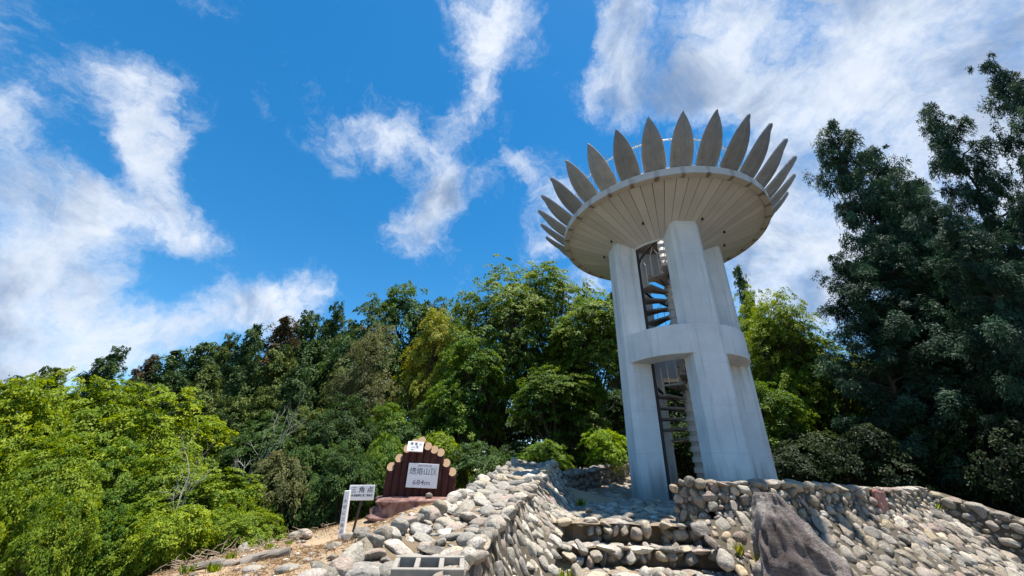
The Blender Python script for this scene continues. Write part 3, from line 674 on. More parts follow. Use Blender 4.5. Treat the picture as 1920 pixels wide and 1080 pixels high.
    for k in range(NT_*3+6):
        kk = k/3; a = A_START+DA*kk; z = TZ+H*(kk+1)+.92; hp.append((TC[0]+(R1-.03)*math.cos(a), TC[1]+(R1-.03)*math.sin(a), z))
    b = MB(); b.tube(hp, .036, 7); b.build('handrail', M_BLACKMETAL, st, True)
    # dark pipe down the inside of the left pillar
    for a, s in ((-63, 1),):
        o_ = tdir(a); t_ = np.array([-o_[1], o_[0]]); q = TC+o_*.88+t_*.33
        b = MB(); b.tube([(q[0], q[1], 1.1), (q[0], q[1], 7.3)], .035, 8); b.build('down_pipe', M_BLACKMETAL, root)
build_tower()
# -- lettering ---------------------------------------------------------------
def text_mesh(s, size):
    c = bpy.data.curves.new('lettering', 'FONT'); c.body = s; c.size = size; c.align_x = 'CENTER'; c.align_y = 'CENTER'; c.extrude = .0008; c.resolution_u = 2; c.offset = size*.008
    o = bpy.data.objects.new('lettering', c); COL.objects.link(o); dg = bpy.context.evaluated_depsgraph_get(); me = bpy.data.meshes.new_from_object(o.evaluated_get(dg)); bpy.data.objects.remove(o); bpy.data.curves.remove(c); return me
def lettering(parent, s, size, loc, rot, mat, name='lettering', sx=1.0):
    me = text_mesh(s, size); me.materials.clear(); me.materials.append(mat)
    return link_mesh(name, me, parent, Matrix.Translation(loc) @ rot @ Matrix.Diagonal((sx, 1, 1, 1)))
UPRIGHT = Matrix.Rotation(PI/2, 4, 'X')

# -- summit monument of short logs on a rock plinth
def build_monument():
    bx, by = -1.70, 8.45; bz = gz(bx, by)-.02
    root = empty('summit_monument', (bx, by, bz), 'summit marker of dark upright log shapes on a reddish rock plinth', 'monument')
    yaw = math.radians(9); RZ = Matrix.Rotation(yaw, 4, 'Z')
    m, n = mat_base('red_rock'); pos = n.n('ShaderNodeNewGeometry').outputs['Position']; f = n.noise(pos, 5, 6, .65, .8); f2 = n.noise(pos, 40, 5, .65)
    c = n.ramp(f, [(.3, (.06, .035, .035)), (.47, (.20, .11, .10)), (.6, (.30, .18, .15)), (.75, (.40, .28, .23))]); finish(n, c, .9, n.m('ADD', f, n.m('MULTIPLY', f2, .4)), .9, .04, .2)
    V, F = ico(5); p = np.sign(V)*np.abs(V)**.42; r = np.random.default_rng(9); nz = 0*p[:, 0]
    for k in range(30):
        w = r.normal(size=3); w *= r.uniform(3, 14)/np.linalg.norm(w); nz += .055/np.linalg.norm(w)**.6*np.sin(p@w+r.uniform(0, 6.28))
    p = p*(1+nz[:, None]*np.array([1, 1.2, .25])); X = p[:, 0]*(.76+.10*(p[:, 2] < 0)*-p[:, 2]); Y = p[:, 1]*.33; Z = .12+p[:, 2]*.22
    q = np.array([RZ @ Vector(v) for v in np.c_[X, Y, Z]])+[bx, by, bz]; obj('plinth', q, F, m, root, True)
    mb = m_bark('stained_log', (.03, .012, .012), (.10, .04, .035)); mc = m_plain('log_end', (.26, .17, .10), .8, .25, 25)
    # logs: lateral offset, top height
    logs = [(-.60, .84), (-.465, 1.0), (-.33, 1.18), (-.195, 1.29), (-.06, 1.34), (.075, 1.24), (.21, 1.18), (.345, 1.13), (.48, .94), (.615, .78)]
    for i, (s, h) in enumerate(logs):
        rad = .078; N = 14; V = []; F = []; cut = math.radians(46)
        lv = [.28, .5, .7, .9]; rr = np.random.default_rng(70+i)
        for z in [.28+(h-.28)*t for t in (0, .2, .4, .6, .8)]:
            w = rad*(1+.04*rr.normal())
            for k in range(N): a = 2*PI*k/N; V.append((s+w*math.cos(a), w*math.sin(a)+.03*abs(s)**2, z))
        for k in range(N):
            a = 2*PI*k/N; V.append((s+rad*math.cos(a), rad*math.sin(a)+.03*abs(s)**2, h+math.tan(cut)*rad*math.sin(a)))
        for j in range(5):
            for k in range(N): F.append((j*N+k, j*N+(k+1) % N, (j+1)*N+(k+1) % N, (j+1)*N+k))
        F.append(tuple(range(N-1, -1, -1)))
        W = [RZ @ Vector(v) for v in V]; W = [(v.x+bx, v.y+by, v.z+bz) for v in W]
        lo = obj('log', W, F, mb, root); 
        E = [RZ @ Vector((v[0], v[1]-.002, v[2]+.004)) for v in V[-N:]]; obj('cut_end', [(v.x+bx, v.y+by, v.z+bz) for v in E], [tuple(range(N))], mc, lo)
    def plate(name, s, d, z, hw, hh, tilt, th=.012):
        o = empty(name, (0, 0, 0), parent=root); me = MB(); me.box((0, 0, 0), (hw, th, hh)); o2 = mesh_from(name, me.v, me.f); o2.materials.append(M_WHITE)
        bpy.data.objects.remove(o); M = RZ @ Matrix.Translation((s, d, z)) @ Matrix.Rotation(tilt, 4, 'X') @ Matrix.Rotation(.02, 4, 'Y')
        return bevel(link_mesh(name, o2, root, M), .004)
    a = plate('name_plate', .04, -.115, .70, .295, .215, 0)
    f = Matrix.Translation((0, -.0135, 0))
    lettering(a, '焙烙山頂', .135, (0, -.0135, .065), UPRIGHT, M_INK2, sx=.98); lettering(a, '684m', .12, (-.01, -.0135, -.125), UPRIGHT, M_INK2, sx=1.25)
    lettering(a, '豊田市自然公園', .038, (.02, -.0135, .17), UPRIGHT, m_plain('pink_lettering', (.45, .30, .38), .6), sx=1.0)
    b = plate('top_plate', -.17, -.14, 1.215, .155, .10, math.radians(-22), .015)
    lettering(b, '焙 烙 山', .066, (.01, -.0165, .05), UPRIGHT, M_INK); lettering(b, '(山頂)', .06, (0, -.0165, -.015), UPRIGHT, M_INK); lettering(b, '684m', .035, (-.04, -.0165, -.07), UPRIGHT, M_INK)
build_monument()
def build_signs():
    px, py = -2.62, 7.28; z0 = gz(px, py)
    R_ = Matrix.Rotation(math.radians(-3), 4, 'Y')
    root = empty('marker_stake', (px, py, z0), 'white square stake with faded writing down its face, beside the triangulation sign', 'stake')
    b = MB(); b.box((0, 0, .32), (.043, .043, .40), None); me = mesh_from('post', b.v, b.f); me.materials.append(M_WHITE); o = bevel(link_mesh('post', me, root, R_), .008)
    for i, ch in enumerate('大切に三角点'): lettering(o, ch, .06, (0, -.0445, .56-.085*i), UPRIGHT, M_INK2)
    sx, sy = -2.50, 7.4; z1 = gz(sx, sy)
    root = empty('triangulation_sign', (sx, sy, z1), 'small white sign with black characters on a thin dark post', 'sign'); R2 = Matrix.Rotation(math.radians(6), 4, 'Y')
    b = MB(); b.box((0, 0, .36), (.016, .016, .44)); me = mesh_from('post', b.v, b.f); me.materials.append(M_BROWN); link_mesh('post', me, root, R2)
    b = MB(); b.box((0, 0, 0), (.215, .006, .115)); me = mesh_from('board', b.v, b.f); me.materials.append(M_WHITE); o = bevel(link_mesh('board', me, root, Matrix.Translation((.045, -.026, .655)) @ Matrix.Rotation(math.radians(-2), 4, 'Y')), .012, 3)
    lettering(o, '三 角 点', .095, (.0, -.0075, .035), UPRIGHT, M_INK, sx=1.15); lettering(o, '基本測量標石 第二等級点', .04, (0, -.0075, -.045), UPRIGHT, M_INK, sx=.86)
build_signs()

# -- loose stones, block, logs on the mound
def loose_stone(x, y, s, label, group=None, yaw=0, pal='a', lift=.3):
    A = np.array([[math.cos(yaw), -math.sin(yaw), 0], [math.sin(yaw), math.cos(yaw), 0], [0, 0, 1]]); z = gz(x, y)+s[2]*lift
    o = link_mesh('loose_stone', STONE_ME[pal][int(RNG.integers(14))], None, Matrix([[*(A[i]*np.array(s)), (x, y, z)[i]] for i in range(3)]+[[0, 0, 0, 1]])); tag(o, label, 'stone', group)
def at_ground(px, py, lo=2.5, hi=30):
    d = ray(px, py); ts = np.linspace(lo, hi, 1200); P = np.outer(ts, d/d[1])+[0, 0, EYE]; g = ground_z(P[:, 0], P[:, 1]); w = np.where(P[:, 2] < g)[0]
    return P[w[0]] if len(w) else P[-1]
for px, py, s, l in ((657, 1012, (.12, .09, .07), 'rounded stone against the foot of the white stake'), (681, 1004, (.11, .10, .08), 'rounded stone at the foot of the dark signpost'), (692, 1012, (.085, .07, .055), 'small rounded stone right of the signpost'),
                     (625, 1028, (.10, .08, .045), 'flat pale stone in front of the white stake'), (756, 972, (.07, .06, .05), 'small white stone at the front foot of the monument plinth'), (775, 972, (.09, .07, .055), 'pale stone beside the monument plinth front'),
                     (572, 1006, (.26, .14, .12), 'mossy pale rock by the edge of the slope behind the sign'), (548, 1012, (.16, .12, .10), 'grey rock lower beside the mossy pale rock'), (422, 1064, (.14, .12, .09), 'pale stone on the slope near the left edge'),
                     (518, 1046, (.12, .08, .07), 'dark small rock alone on the dry slope'), (470, 1074, (.2, .12, .05), 'flat pale stone bedded in the dry slope at the bottom'), (540, 1071, (.16, .1, .05), 'flat stone in the dry slope below the small dark rock'), (455, 1035, (.16, .12, .12), 'lichen-grey rock beside the withered fern')):
    p = at_ground(px, py); loose_stone(p[0], p[1], [q*.75 for q in s], l, 'loose stones on the mound', RNG.uniform(0, 3))
loose = np.array([-1.72, 8.17]); 
o = link_mesh('loose_stone', STONE_ME['a'][3], None, Matrix.Translation((-1.45, 8.24, gz(-1.83, 8.45)+.36)) @ Matrix.Diagonal((.065, .05, .04, 1))); tag(o, 'small white stone lying on the monument plinth', 'stone', 'loose stones on the mound')
def build_block():
    c = Vector((-.47, 2.93, 1.03)); M = Matrix.Rotation(math.radians(6), 3, 'Z') @ Matrix.Rotation(math.radians(13), 3, 'X')
    b = MB(); L, W, Hh = .22, .095, .06
    b.box((0, W-.014, 0), (L, .014, Hh)); b.box((0, -W+.014, 0), (L, .014, Hh))
    for x in (-L+.016, -.075, .075, L-.016): b.box((x, 0, 0), (.016, W-.0285, Hh-.002))
    V = [M @ Vector(v)+c for v in b.v]; o = obj('concrete_block', V, b.f, m_plain('weathered_block', (.27, .25, .22), .95, .4, 18)); bevel(o, .006); tag(o, 'hollow grey concrete block lying on top of the parapet', 'concrete block')
build_block()
def log_between(p0, p1, r0, r1, label, name='fallen_log', mat=None, lift=.7, cat='log'):
    a = at_ground(*p0); b_ = at_ground(*p1); pts = []; rad = []
    for i in range(17):
        t = i/16; x, y = a[0]*(1-t)+b_[0]*t, a[1]*(1-t)+b_[1]*t; pts.append((x+.06*math.sin(7*t+r0*50)+.03*math.sin(17*t), y+.05*math.sin(9*t), gz(x, y)+r0*lift+.03*math.sin(8*t+1))); rad.append((r0*(1-t)+r1*t)*(1+.25*math.sin(11*t+r0*90)*math.sin(5*t)))
    b = MB(); b.tube(pts, rad, 12); r = np.random.default_rng(int(r0*1e4)); b.v = [tuple(np.array(v)+r.normal(size=3)*r0*.11) for v in b.v]; tag(b.build(name, mat or M_BARK, None, False), label, cat)
GREYLOG = m_bark('grey_log', (.12, .105, .09), (.30, .27, .235))
log_between((590, 990), (478, 1020), .05, .035, 'weathered grey log lying along the top edge of the slope', mat=GREYLOG)
log_between((535, 1046), (345, 1078), .045, .05, 'mossy fallen log at the lower left of the slope', mat=GREYLOG)
log_between((362, 1046), (300, 1056), .018, .008, 'bare white dead branch sticking out over the slope edge', 'dead_branch', M_PALEBARK, 4, 'branch')
log_between((470, 1012), (440, 1004), .045, .03, 'short broken log end beside the withered fern', mat=GREYLOG, lift=1.2)

# ------------------------------------------------------------------ vegetation
def leaf_mesh(name, C, N, D, L, Wd, mat, rv=None):
    """kite shaped leaves: centre, normal, direction, length, width"""
    N = N/np.linalg.norm(N, axis=1)[:, None]; D = D-N*(D*N).sum(1)[:, None]; D /= np.maximum(np.linalg.norm(D, axis=1), 1e-6)[:, None]; S = np.cross(N, D)
    L = L[:, None]; Wd = Wd[:, None]; k = len(C)
    V = np.stack([C-D*L*.5, C+S*Wd*.5-D*L*.05, C+D*L*.5-N*L*.08, C-S*Wd*.5-D*L*.05], 1).reshape(-1, 3)
    me = mesh_from(name, V, np.arange(4*k).reshape(k, 4)); me.materials.append(mat)
    rv = RNG.uniform(size=k) if rv is None else rv
    a = me.attributes.new('rnd', 'FLOAT', 'POINT'); a.data.foreach_set('value', np.repeat(np.clip(rv, 0, 1), 4).astype(np.float32)); return me
def unit(v): return v/np.maximum(np.linalg.norm(v, axis=-1, keepdims=True), 1e-9)
def sprays(r, cen, nor, rad, per, leaf, asp, mat, name, droop=.25, flat=.1, jit=.3, vary=.6):
    """flat fans of leaves round each centre"""
    k = len(cen); idx = np.repeat(np.arange(k), per); n = len(idx); nn = unit(nor)[idx]
    t1 = unit(np.cross(nn, r.normal(size=(k, 3))[idx])); t2 = np.cross(nn, t1)
    a = r.uniform(0, 2*PI, n); q = np.sqrt(r.uniform(0, 1, n)); R_ = rad[idx]*q
    P = cen[idx]+(t1*np.cos(a)[:, None]+t2*np.sin(a)[:, None])*R_[:, None]+nn*(r.normal(size=n)*flat*rad[idx])[:, None]; P[:, 2] -= droop*R_*q
    dirv = t1*np.cos(a)[:, None]+t2*np.sin(a)[:, None]+.5*r.normal(size=(n, 3)); dirv[:, 2] -= .35
    N = nn+jit*r.normal(size=(n, 3)); L = leaf*r.uniform(.7, 1.3, n)
    rv = np.clip(.5+(r.uniform(size=k)[idx]-.5)*vary*1.2+(r.uniform(size=n)-.5)*vary, 0, 1)
    return leaf_mesh(name, P, N, dirv, L, L*asp, mat, rv)
def branch_pts(a, b, r, sag=.1, n=6):
    a = np.asarray(a, float); b = np.asarray(b, float); l = np.linalg.norm(b-a); o = r.normal(size=3)*l*.07; return [tuple(a*(1-t)+b*t+o*math.sin(PI*t)+np.array([0, 0, sag*l*math.sin(PI*t)])) for t in np.linspace(0, 1, n)]
def make_broad(sd, Rc=3.6, H=10., base=.22, ncl=1000, per=42, leaf=.15, spread=.55, nl=13, mat=None, trunk_r=.17, asp=.62, bark=None, low=True):
    r = np.random.default_rng(sd); zc = H*(base+1)/2; hz = H*(1-base)/2
    lob = [(np.array([0, 0, zc+.1*hz]), np.array([Rc*.66, Rc*.66, hz*.8]))]
    for k in range(nl):
        a = 2*PI*(k*.618+r.uniform(-.1, .1)); s = r.uniform(-.75, .9); w = math.sqrt(max(0, 1-s*s))
        c = np.array([math.cos(a)*Rc*.66*w, math.sin(a)*Rc*.66*w, zc+s*hz*.72]); q = r.uniform(.3, .46)*Rc; lob.append((c, np.array([q, q, q*.72])))
    lob.append((np.array([r.normal()*.3, r.normal()*.3, H-.16*H]), np.array([.36*Rc, .36*Rc, .16*H])))
    C = []; Nn = []
    while len(C) < ncl:
        i = int(r.integers(1, len(lob))) if r.uniform() < .86 else 0
        d = unit(r.normal(size=3)); 
        if d[2] < -.35 and r.uniform() < .6: continue
        f = (r.uniform(.78, 1.05) if r.uniform() < .75 else r.uniform(1.05, 1.35)) if r.uniform() < .85 else r.uniform(.2, .7); p = lob[i][0]+d*lob[i][1]*f
        if p[2] > H or p[2] < H*base*.55: continue
        inside = sum((((p-c)/s)**2).sum() < .45 for c, s in lob)
        if inside > 1 and r.uniform() < .7: continue
        out = unit(np.array([p[0], p[1], (p[2]-zc)*.6])); C.append(p); Nn.append(unit(np.array([0, 0, 1.])*1.15+out*.5+d*.2+.18*r.normal(size=3)))
    C = np.array(C); Nn = np.array(Nn); rad = r.uniform(.6, 1.25, len(C))*spread
    crown = sprays(r, C, Nn, rad, per, leaf, asp, mat or M_LEAF, 'crown')
    b = MB(); fork = np.array([0, 0, H*base*1.05]); b.tube(branch_pts((0, 0, -.8), fork, r, 0), [trunk_r*1.3, trunk_r*1.12, trunk_r*1.05, trunk_r, trunk_r*.95, trunk_r*.9], 9)
    for c, s in lob:
        st_ = np.array([0, 0, H*base*r.uniform(.75, 1.1)]); b.tube(branch_pts(st_, c, r, .08), np.linspace(trunk_r*.5, trunk_r*.12, 6), 6)
        m_ = [C[j] for j in np.argsort(((C-c)**2).sum(1))[:60:6]]
        for q in m_: b.tube(branch_pts(c*.75+st_*.25, q, r, .05, 4), np.linspace(trunk_r*.16, .008, 4), 4, False)
    tm_ = mesh_from('trunk', b.v, b.f, True); tm_.materials.append(bark or M_BARK); return crown, tm_, float(np.quantile(C[:, 2], .995)), float(np.quantile(np.abs(C[:, 0]), .98))+.2*spread
def make_conifer(sd, Rc=2.2, H=14., base=.04, nb=70, per=60, leaf=.2, asp=.34, clump=.5, power=.6, rag=.3, rise=.1, trunk_r=.2, flat=.4, top=.0):
    """boughs round a straight trunk, each carrying a chain of rounded clumps of foliage"""
    r = np.random.default_rng(sd); C = []; Nn = []; br = []; rad = []
    for k in range(nb):
        t = (k+.5)/nb; z = H*(base+(1-base)*t**.9); a = k*2.399+r.normal()*.35; Rz = Rc*((1-t*(1-top))**power)*(1+rag*r.normal()*.6); Rz = min(max(Rz, .25), Rc*1.25)
        tip = np.array([math.cos(a)*Rz, math.sin(a)*Rz, z+Rz*rise*r.uniform(.2, 1.6)-.12*Rz*(1-t)]); s_ = np.array([0, 0, z-.15*Rz]); br.append((s_, tip)); m = max(2, int(Rz/clump*2.1))
        for j in range(m):
            f = .3+.7*(j+.6)/m; c = s_*(1-f)+tip*f+r.normal(size=3)*np.array([.3, .3, .2])*clump
            for q in range(2):
                C.append(c+r.normal(size=3)*np.array([.45, .45, .3])*clump); rad.append(clump*r.uniform(.5, 1.1)*(.65+.35*min(1, Rz/Rc*1.6))); Nn.append(unit(np.array([math.cos(a), math.sin(a), 0])*.45+np.array([0, 0, .9])+.35*r.normal(size=3)))
    C = np.array(C); crown = sprays(r, C, np.array(Nn), np.array(rad), per, leaf, asp, M_NEEDLE, 'crown', droop=.45, flat=flat, jit=.42, vary=.7)
    b = MB(); b.tube([(0, 0, -.8), (.05, 0, H*.4), (0, .04, H*.97)], [trunk_r, trunk_r*.7, .02], 8)
    for s_, e in br: b.tube(branch_pts(s_, e, r, .03, 4), np.linspace(.04, .008, 4), 4, False)
    tm_ = mesh_from('trunk', b.v, b.f, True); tm_.materials.append(M_BARK); return crown, tm_, float(np.quantile(C[:, 2], .998))+.1, Rc
def make_bare(sd, H=7.):   # leafless
    r = np.random.default_rng(sd); b = MB()
    def grow(p, d, l, rad, lev):
        e = p+d*l; b.tube(branch_pts(p, e, r, .04, 5), np.linspace(rad, rad*.55, 5), 5, False)
        if lev == 0: return
        for k in range(3 if lev > 1 else 4):
            f = r.uniform(.45, 1.0); nd = unit(d*.7+r.normal(size=3)*.55+np.array([0, 0, .25])); grow(p*(1-f)+e*f, nd, l*r.uniform(.45, .7), rad*.5, lev-1)
    grow(np.array([0, 0, -.5]), unit(np.array([.1, .05, 1])), H*.5, .075, 4)
    m = mesh_from('trunk', b.v, b.f, True); m.materials.append(M_PALEBARK); return None, m, H, 1.5
PROTO = {}
def protos():
    for i in range(4): PROTO['maple%d' % i] = make_broad(200+i, 3.6, 10, .20, 800, 58, .165, .44)
    for i in range(2): PROTO['fine%d' % i] = make_broad(220+i, 3.3, 10, .22, 950, 56, .13, .37, nl=18, asp=.55)
    PROTO['open0'] = make_broad(231, 3.0, 10, .28, 480, 40, .12, .4, nl=12, trunk_r=.13)
    for i in range(3): PROTO['shrub%d' % i] = make_broad(240+i, 2.6, 4, .06, 330, 52, .14, .36, nl=10, trunk_r=.06)
    for i in range(3): PROTO['cypress%d' % i] = make_conifer(260+i, 3.2, 13, .05, 80, 48, .22, .4, .48, .5, .35, .15, flat=.26)
    for i in range(3): PROTO['cedar%d' % i] = make_conifer(280+i, 3.4, 14, .03, 84, 70, .2, .22, .44, .55, .5, .2, flat=.24)
    PROTO['spire0'] = make_conifer(290, 2.0, 12, .05, 70, 40, .22, .34, .42, .75)
    for i in range(2): PROTO['bare%d' % i] = make_bare(300+i)
protos()
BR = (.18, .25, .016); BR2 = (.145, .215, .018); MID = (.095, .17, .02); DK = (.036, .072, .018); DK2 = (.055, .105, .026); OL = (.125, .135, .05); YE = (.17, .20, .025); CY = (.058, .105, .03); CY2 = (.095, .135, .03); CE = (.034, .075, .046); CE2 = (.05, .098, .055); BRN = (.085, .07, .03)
def plant(kind, px, py, D, hw, col, label, cat='tree', group=None, name=None, base_drop=0., bare_scale=1.):
    """top at photo pixel (px, py), standing D metres away; hw = crown half width in pixels"""
    cr, tr, H, Rc = PROTO[kind]; d = ray(px, py); d = d/math.hypot(d[0], d[1]); x, y = d[0]*D, d[1]*D; zt = EYE+d[2]*D; zb = gz(x, y)-base_drop
    hgt = max(zt-zb, .5); dep = depth((x, y, (zt+zb)/2)); s = hw*dep/FPX/Rc; nm = name or {'m': 'broadleaf_tree', 'f': 'broadleaf_tree', 'o': 'broadleaf_tree', 's': 'leafy_shrub', 'c': 'conifer_tree', 'b': 'bare_tree'}[kind[0]]
    if kind.startswith('spire'): nm = 'conifer_tree'
    root = empty(nm, (x, y, zb), label, cat, group); root.scale = (s, s, hgt/H); root.rotation_euler.z = (px*.37+py*.11) % 6.28
    t = link_mesh('trunk', tr, root)
    if cr is not None: c = link_mesh('crown', cr, root); c.color = (*col, 1)
    return root
ORD = ['first', 'second', 'third', 'fourth', 'fifth', 'sixth', 'seventh', 'eighth', 'ninth', 'tenth', 'eleventh', 'twelfth', 'thirteenth', 'fourteenth', 'fifteenth']
def row(kinds, pts, D, hw, cols, label, group, cat='tree', **kw):
    for i, (x, y) in enumerate(pts):
        plant(kinds[i % len(kinds)], x, y, D*(1+.06*math.sin(i*2.3)), hw*(1+.12*math.sin(i*1.7)), cols[i % len(cols)], label % ORD[i], cat, group, **kw)
G1 = 'bright green trees on the left slope'; G2 = 'dark conifers on the ridge'; G3 = 'trees behind the monument'; G4 = 'tall dark conifers on the right'; G5 = 'dark undergrowth behind the right wall'
# bright slope on the left
row(['maple0', 'maple1', 'maple2', 'maple3'], [(-110, 745), (-20, 722), (75, 716), (160, 712), (245, 722), (320, 738), (385, 785)], 16, 105, [BR, BR2, BR], 'bright yellow-green tree on the left slope, %s from the left in its top row', G1)
row(['maple2', 'maple3', 'maple0', 'maple1'], [(-60, 820), (50, 800), (150, 815), (250, 830), (335, 850), (415, 880)], 12.5, 85, [BR2, BR, BR2, MID, BR2], 'leafy green tree on the left slope, %s from the left in its middle row', G1)
row(['shrub0', 'shrub1', 'shrub2'], [(-20, 900), (60, 910), (140, 930), (215, 950), (290, 960), (350, 950), (420, 950), (480, 960)], 9.6, 62, [BR, BR2, BR2, MID, BR2], 'leafy shrub below the left slope trees, %s from the left', 'shrubs under the left slope trees', 'shrub')
# conifer ridge
row(['spire0', 'cypress0', 'cypress1', 'cypress2'], [(40, 708), (105, 690), (222, 652), (290, 668), (335, 658), (388, 643), (432, 628), (485, 612), (537, 596), (585, 588), (632, 572)], 33, 66, [CY, CY2, CY, BRN, CY], 'dark conifer on the ridge skyline, %s from the left', G2)
row(['cypress1', 'cypress2', 'cypress0'], [(265, 715), (330, 700), (400, 688), (470, 665), (540, 650), (600, 640), (660, 610)], 27, 70, [CY2, CY, CY2, CY], 'dark conifer in the second row of the ridge, %s from the left', G2)
row(['cypress0', 'cypress1', 'cypress2'], [(445, 745), (510, 725), (575, 705), (640, 690), (690, 690)], 22, 66, [CY2, CY2, CY], 'dark conifer in the front row of the ridge, %s from the left', G2)
# rounded trees in the middle distance
plant('maple1', 705, 572, 26, 75, DK2, 'rounded dark green tree left of the highest middle dome', group=G3); plant('maple2', 768, 542, 27, 85, (.075, .14, .03), 'highest rounded green dome between the ridge and the big tree', group=G3)
plant('maple3', 840, 566, 27, 70, DK2, 'rounded green tree right of the highest middle dome', group=G3)
plant('open0', 715, 605, 20, 60, OL, 'thin olive-brown tree before the middle dome', group=G3); plant('fine0', 828, 585, 20, 62, (.23, .25, .03), 'yellow-green tree left of the big central tree', group=G3)
plant('fine1', 940, 500, 18, 105, (.125, .195, .03), 'tallest broad green tree left of the tower', group=G3); plant('fine0', 1022, 508, 18.5, 100, (.135, .205, .032), 'broad green tree right of the tallest one, near the tower', group=G3)
plant('maple0', 1098, 560, 16.5, 85, (.12, .19, .03), 'broad green tree partly behind the left tower pillar', group=G3); plant('spire0', 1148, 548, 30, 40, CY, 'narrow dark conifer just left of the tower pillar', group=G2)
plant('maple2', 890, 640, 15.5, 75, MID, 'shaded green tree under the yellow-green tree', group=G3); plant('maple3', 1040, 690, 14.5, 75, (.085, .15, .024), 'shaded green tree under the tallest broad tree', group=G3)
# undergrowth in the middle
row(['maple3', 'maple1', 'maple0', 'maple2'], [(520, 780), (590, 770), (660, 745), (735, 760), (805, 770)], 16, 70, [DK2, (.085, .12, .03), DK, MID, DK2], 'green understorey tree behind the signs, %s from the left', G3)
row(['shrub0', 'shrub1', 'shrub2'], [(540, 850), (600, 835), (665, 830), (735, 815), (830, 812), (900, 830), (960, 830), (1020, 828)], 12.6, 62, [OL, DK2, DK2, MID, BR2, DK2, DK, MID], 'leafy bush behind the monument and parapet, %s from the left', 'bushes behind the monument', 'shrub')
plant('shrub2', 448, 925, 11.0, 48, BR2, 'low leafy bush at the left end of the dry slope edge', 'shrub', group='bushes behind the monument')
plant('shrub1', 1135, 806, 13.4, 50, (.16, .26, .012), 'vivid green bush behind the low wall left of the tower', 'shrub', name='leafy_shrub'); plant('maple1', 1080, 660, 15.5, 50, MID, 'slim tree with a dark straight trunk behind the low wall', group=G3)
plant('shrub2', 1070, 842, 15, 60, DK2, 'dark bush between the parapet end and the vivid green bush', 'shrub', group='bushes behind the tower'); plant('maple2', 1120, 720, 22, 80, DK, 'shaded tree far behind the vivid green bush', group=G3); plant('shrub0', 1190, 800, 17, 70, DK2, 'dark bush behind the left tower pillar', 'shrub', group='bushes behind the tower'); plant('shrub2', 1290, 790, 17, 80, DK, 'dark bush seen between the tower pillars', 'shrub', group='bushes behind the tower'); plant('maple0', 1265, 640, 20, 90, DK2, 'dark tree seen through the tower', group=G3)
# right of the tower
plant('spire0', 1384, 500, 34, 36, CY, 'small far conifer tip just right of the tower'); plant('fine1', 1405, 545, 20, 62, BR2, 'bright green tree just right of the tower', group='trees right of the tower')
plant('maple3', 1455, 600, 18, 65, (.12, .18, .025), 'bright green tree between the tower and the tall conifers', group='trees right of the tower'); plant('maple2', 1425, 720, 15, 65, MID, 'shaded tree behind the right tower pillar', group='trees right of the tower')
plant('fine0', 1440, 556, 17, 70, BR2, 'large bright green tree filling the gap right of the tower', group='trees right of the tower'); plant('maple0', 1540, 640, 17, 85, (.10, .16, .025), 'green tree glimpsed behind the leftmost tall conifer', group='trees right of the tower'); plant('maple1', 1700, 620, 19, 95, (.08, .14, .025), 'green tree glimpsed behind the middle tall conifers', group='trees right of the tower'); plant('maple2', 1890, 700, 19, 95, (.08, .14, .025), 'green tree glimpsed behind the rightmost tall conifers', group='trees right of the tower')
row(['cedar0', 'cedar1', 'cedar2'], [(1550, 236), (1622, 285), (1688, 325), (1732, 200), (1850, 120), (1905, 150), (1970, 112)], 17, 106, [CE2, CE, CE2, CE2, CE], 'tall dark conifer on the right, %s from the tower', G4)
row(['cedar2', 'cedar0', 'cedar1'], [(1575, 480), (1650, 450), (1770, 390), (1900, 370)], 14.5, 115, [CE, CE, CE], 'nearer dark conifer on the right, %s from the tower', G4)
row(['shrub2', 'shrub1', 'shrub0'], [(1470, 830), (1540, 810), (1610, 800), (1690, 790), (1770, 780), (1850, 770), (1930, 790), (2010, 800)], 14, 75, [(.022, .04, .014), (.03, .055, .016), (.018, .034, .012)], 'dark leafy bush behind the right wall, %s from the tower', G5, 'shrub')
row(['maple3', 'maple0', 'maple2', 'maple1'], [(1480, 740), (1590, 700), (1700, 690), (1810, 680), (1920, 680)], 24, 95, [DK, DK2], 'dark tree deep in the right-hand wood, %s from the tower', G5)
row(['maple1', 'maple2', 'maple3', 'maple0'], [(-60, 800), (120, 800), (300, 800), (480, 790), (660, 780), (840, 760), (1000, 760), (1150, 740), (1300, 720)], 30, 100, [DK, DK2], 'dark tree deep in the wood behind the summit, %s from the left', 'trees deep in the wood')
plant('bare0', 425, 715, 10.8, 45, DK, 'pale leafless tree with a slender trunk on the left slope edge'); plant('bare1', 488, 712, 14.2, 60, DK, 'pale leafless tangle of branches before the dark conifers')

# -- small plants
def grass_stuff():
    r = np.random.default_rng(400); n = 42000; x = r.uniform(-5, 1, n); y = r.uniform(2.2, 9.6, n)
    keep = (x < np.interp(y, [2, 3.07, 4.54, 5.58, 8.2, 9.6], [-1.5, -1.2, -.85, -.6, -.05, .3])) & (np.hypot((x+1.6)/3.3, (y-5.9)/4.2) < 1.02) & (fbm(x*1.7, y*1.7, 8) > -.35*r.uniform(0, 2, n)); x = x[keep]; y = y[keep]; n = len(x)
    C = np.c_[x, y, ground_z(x, y)+.018]; D = r.normal(size=(n, 3))*[1, 1, .35]+[0, 0, .3]; N = r.normal(size=(n, 3))+[0, 0, .6]; L = r.uniform(.03, .075, n)
    me = leaf_mesh('dry_grass', C, N, D, L, L*.1, m_leaf('straw', .2, .8)); o = link_mesh('dry_grass', me); o.color = (.30, .205, .105, 1); tag(o, 'short dry straw-coloured grass on the summit mound', 'grass', kind='stuff')
grass_stuff()
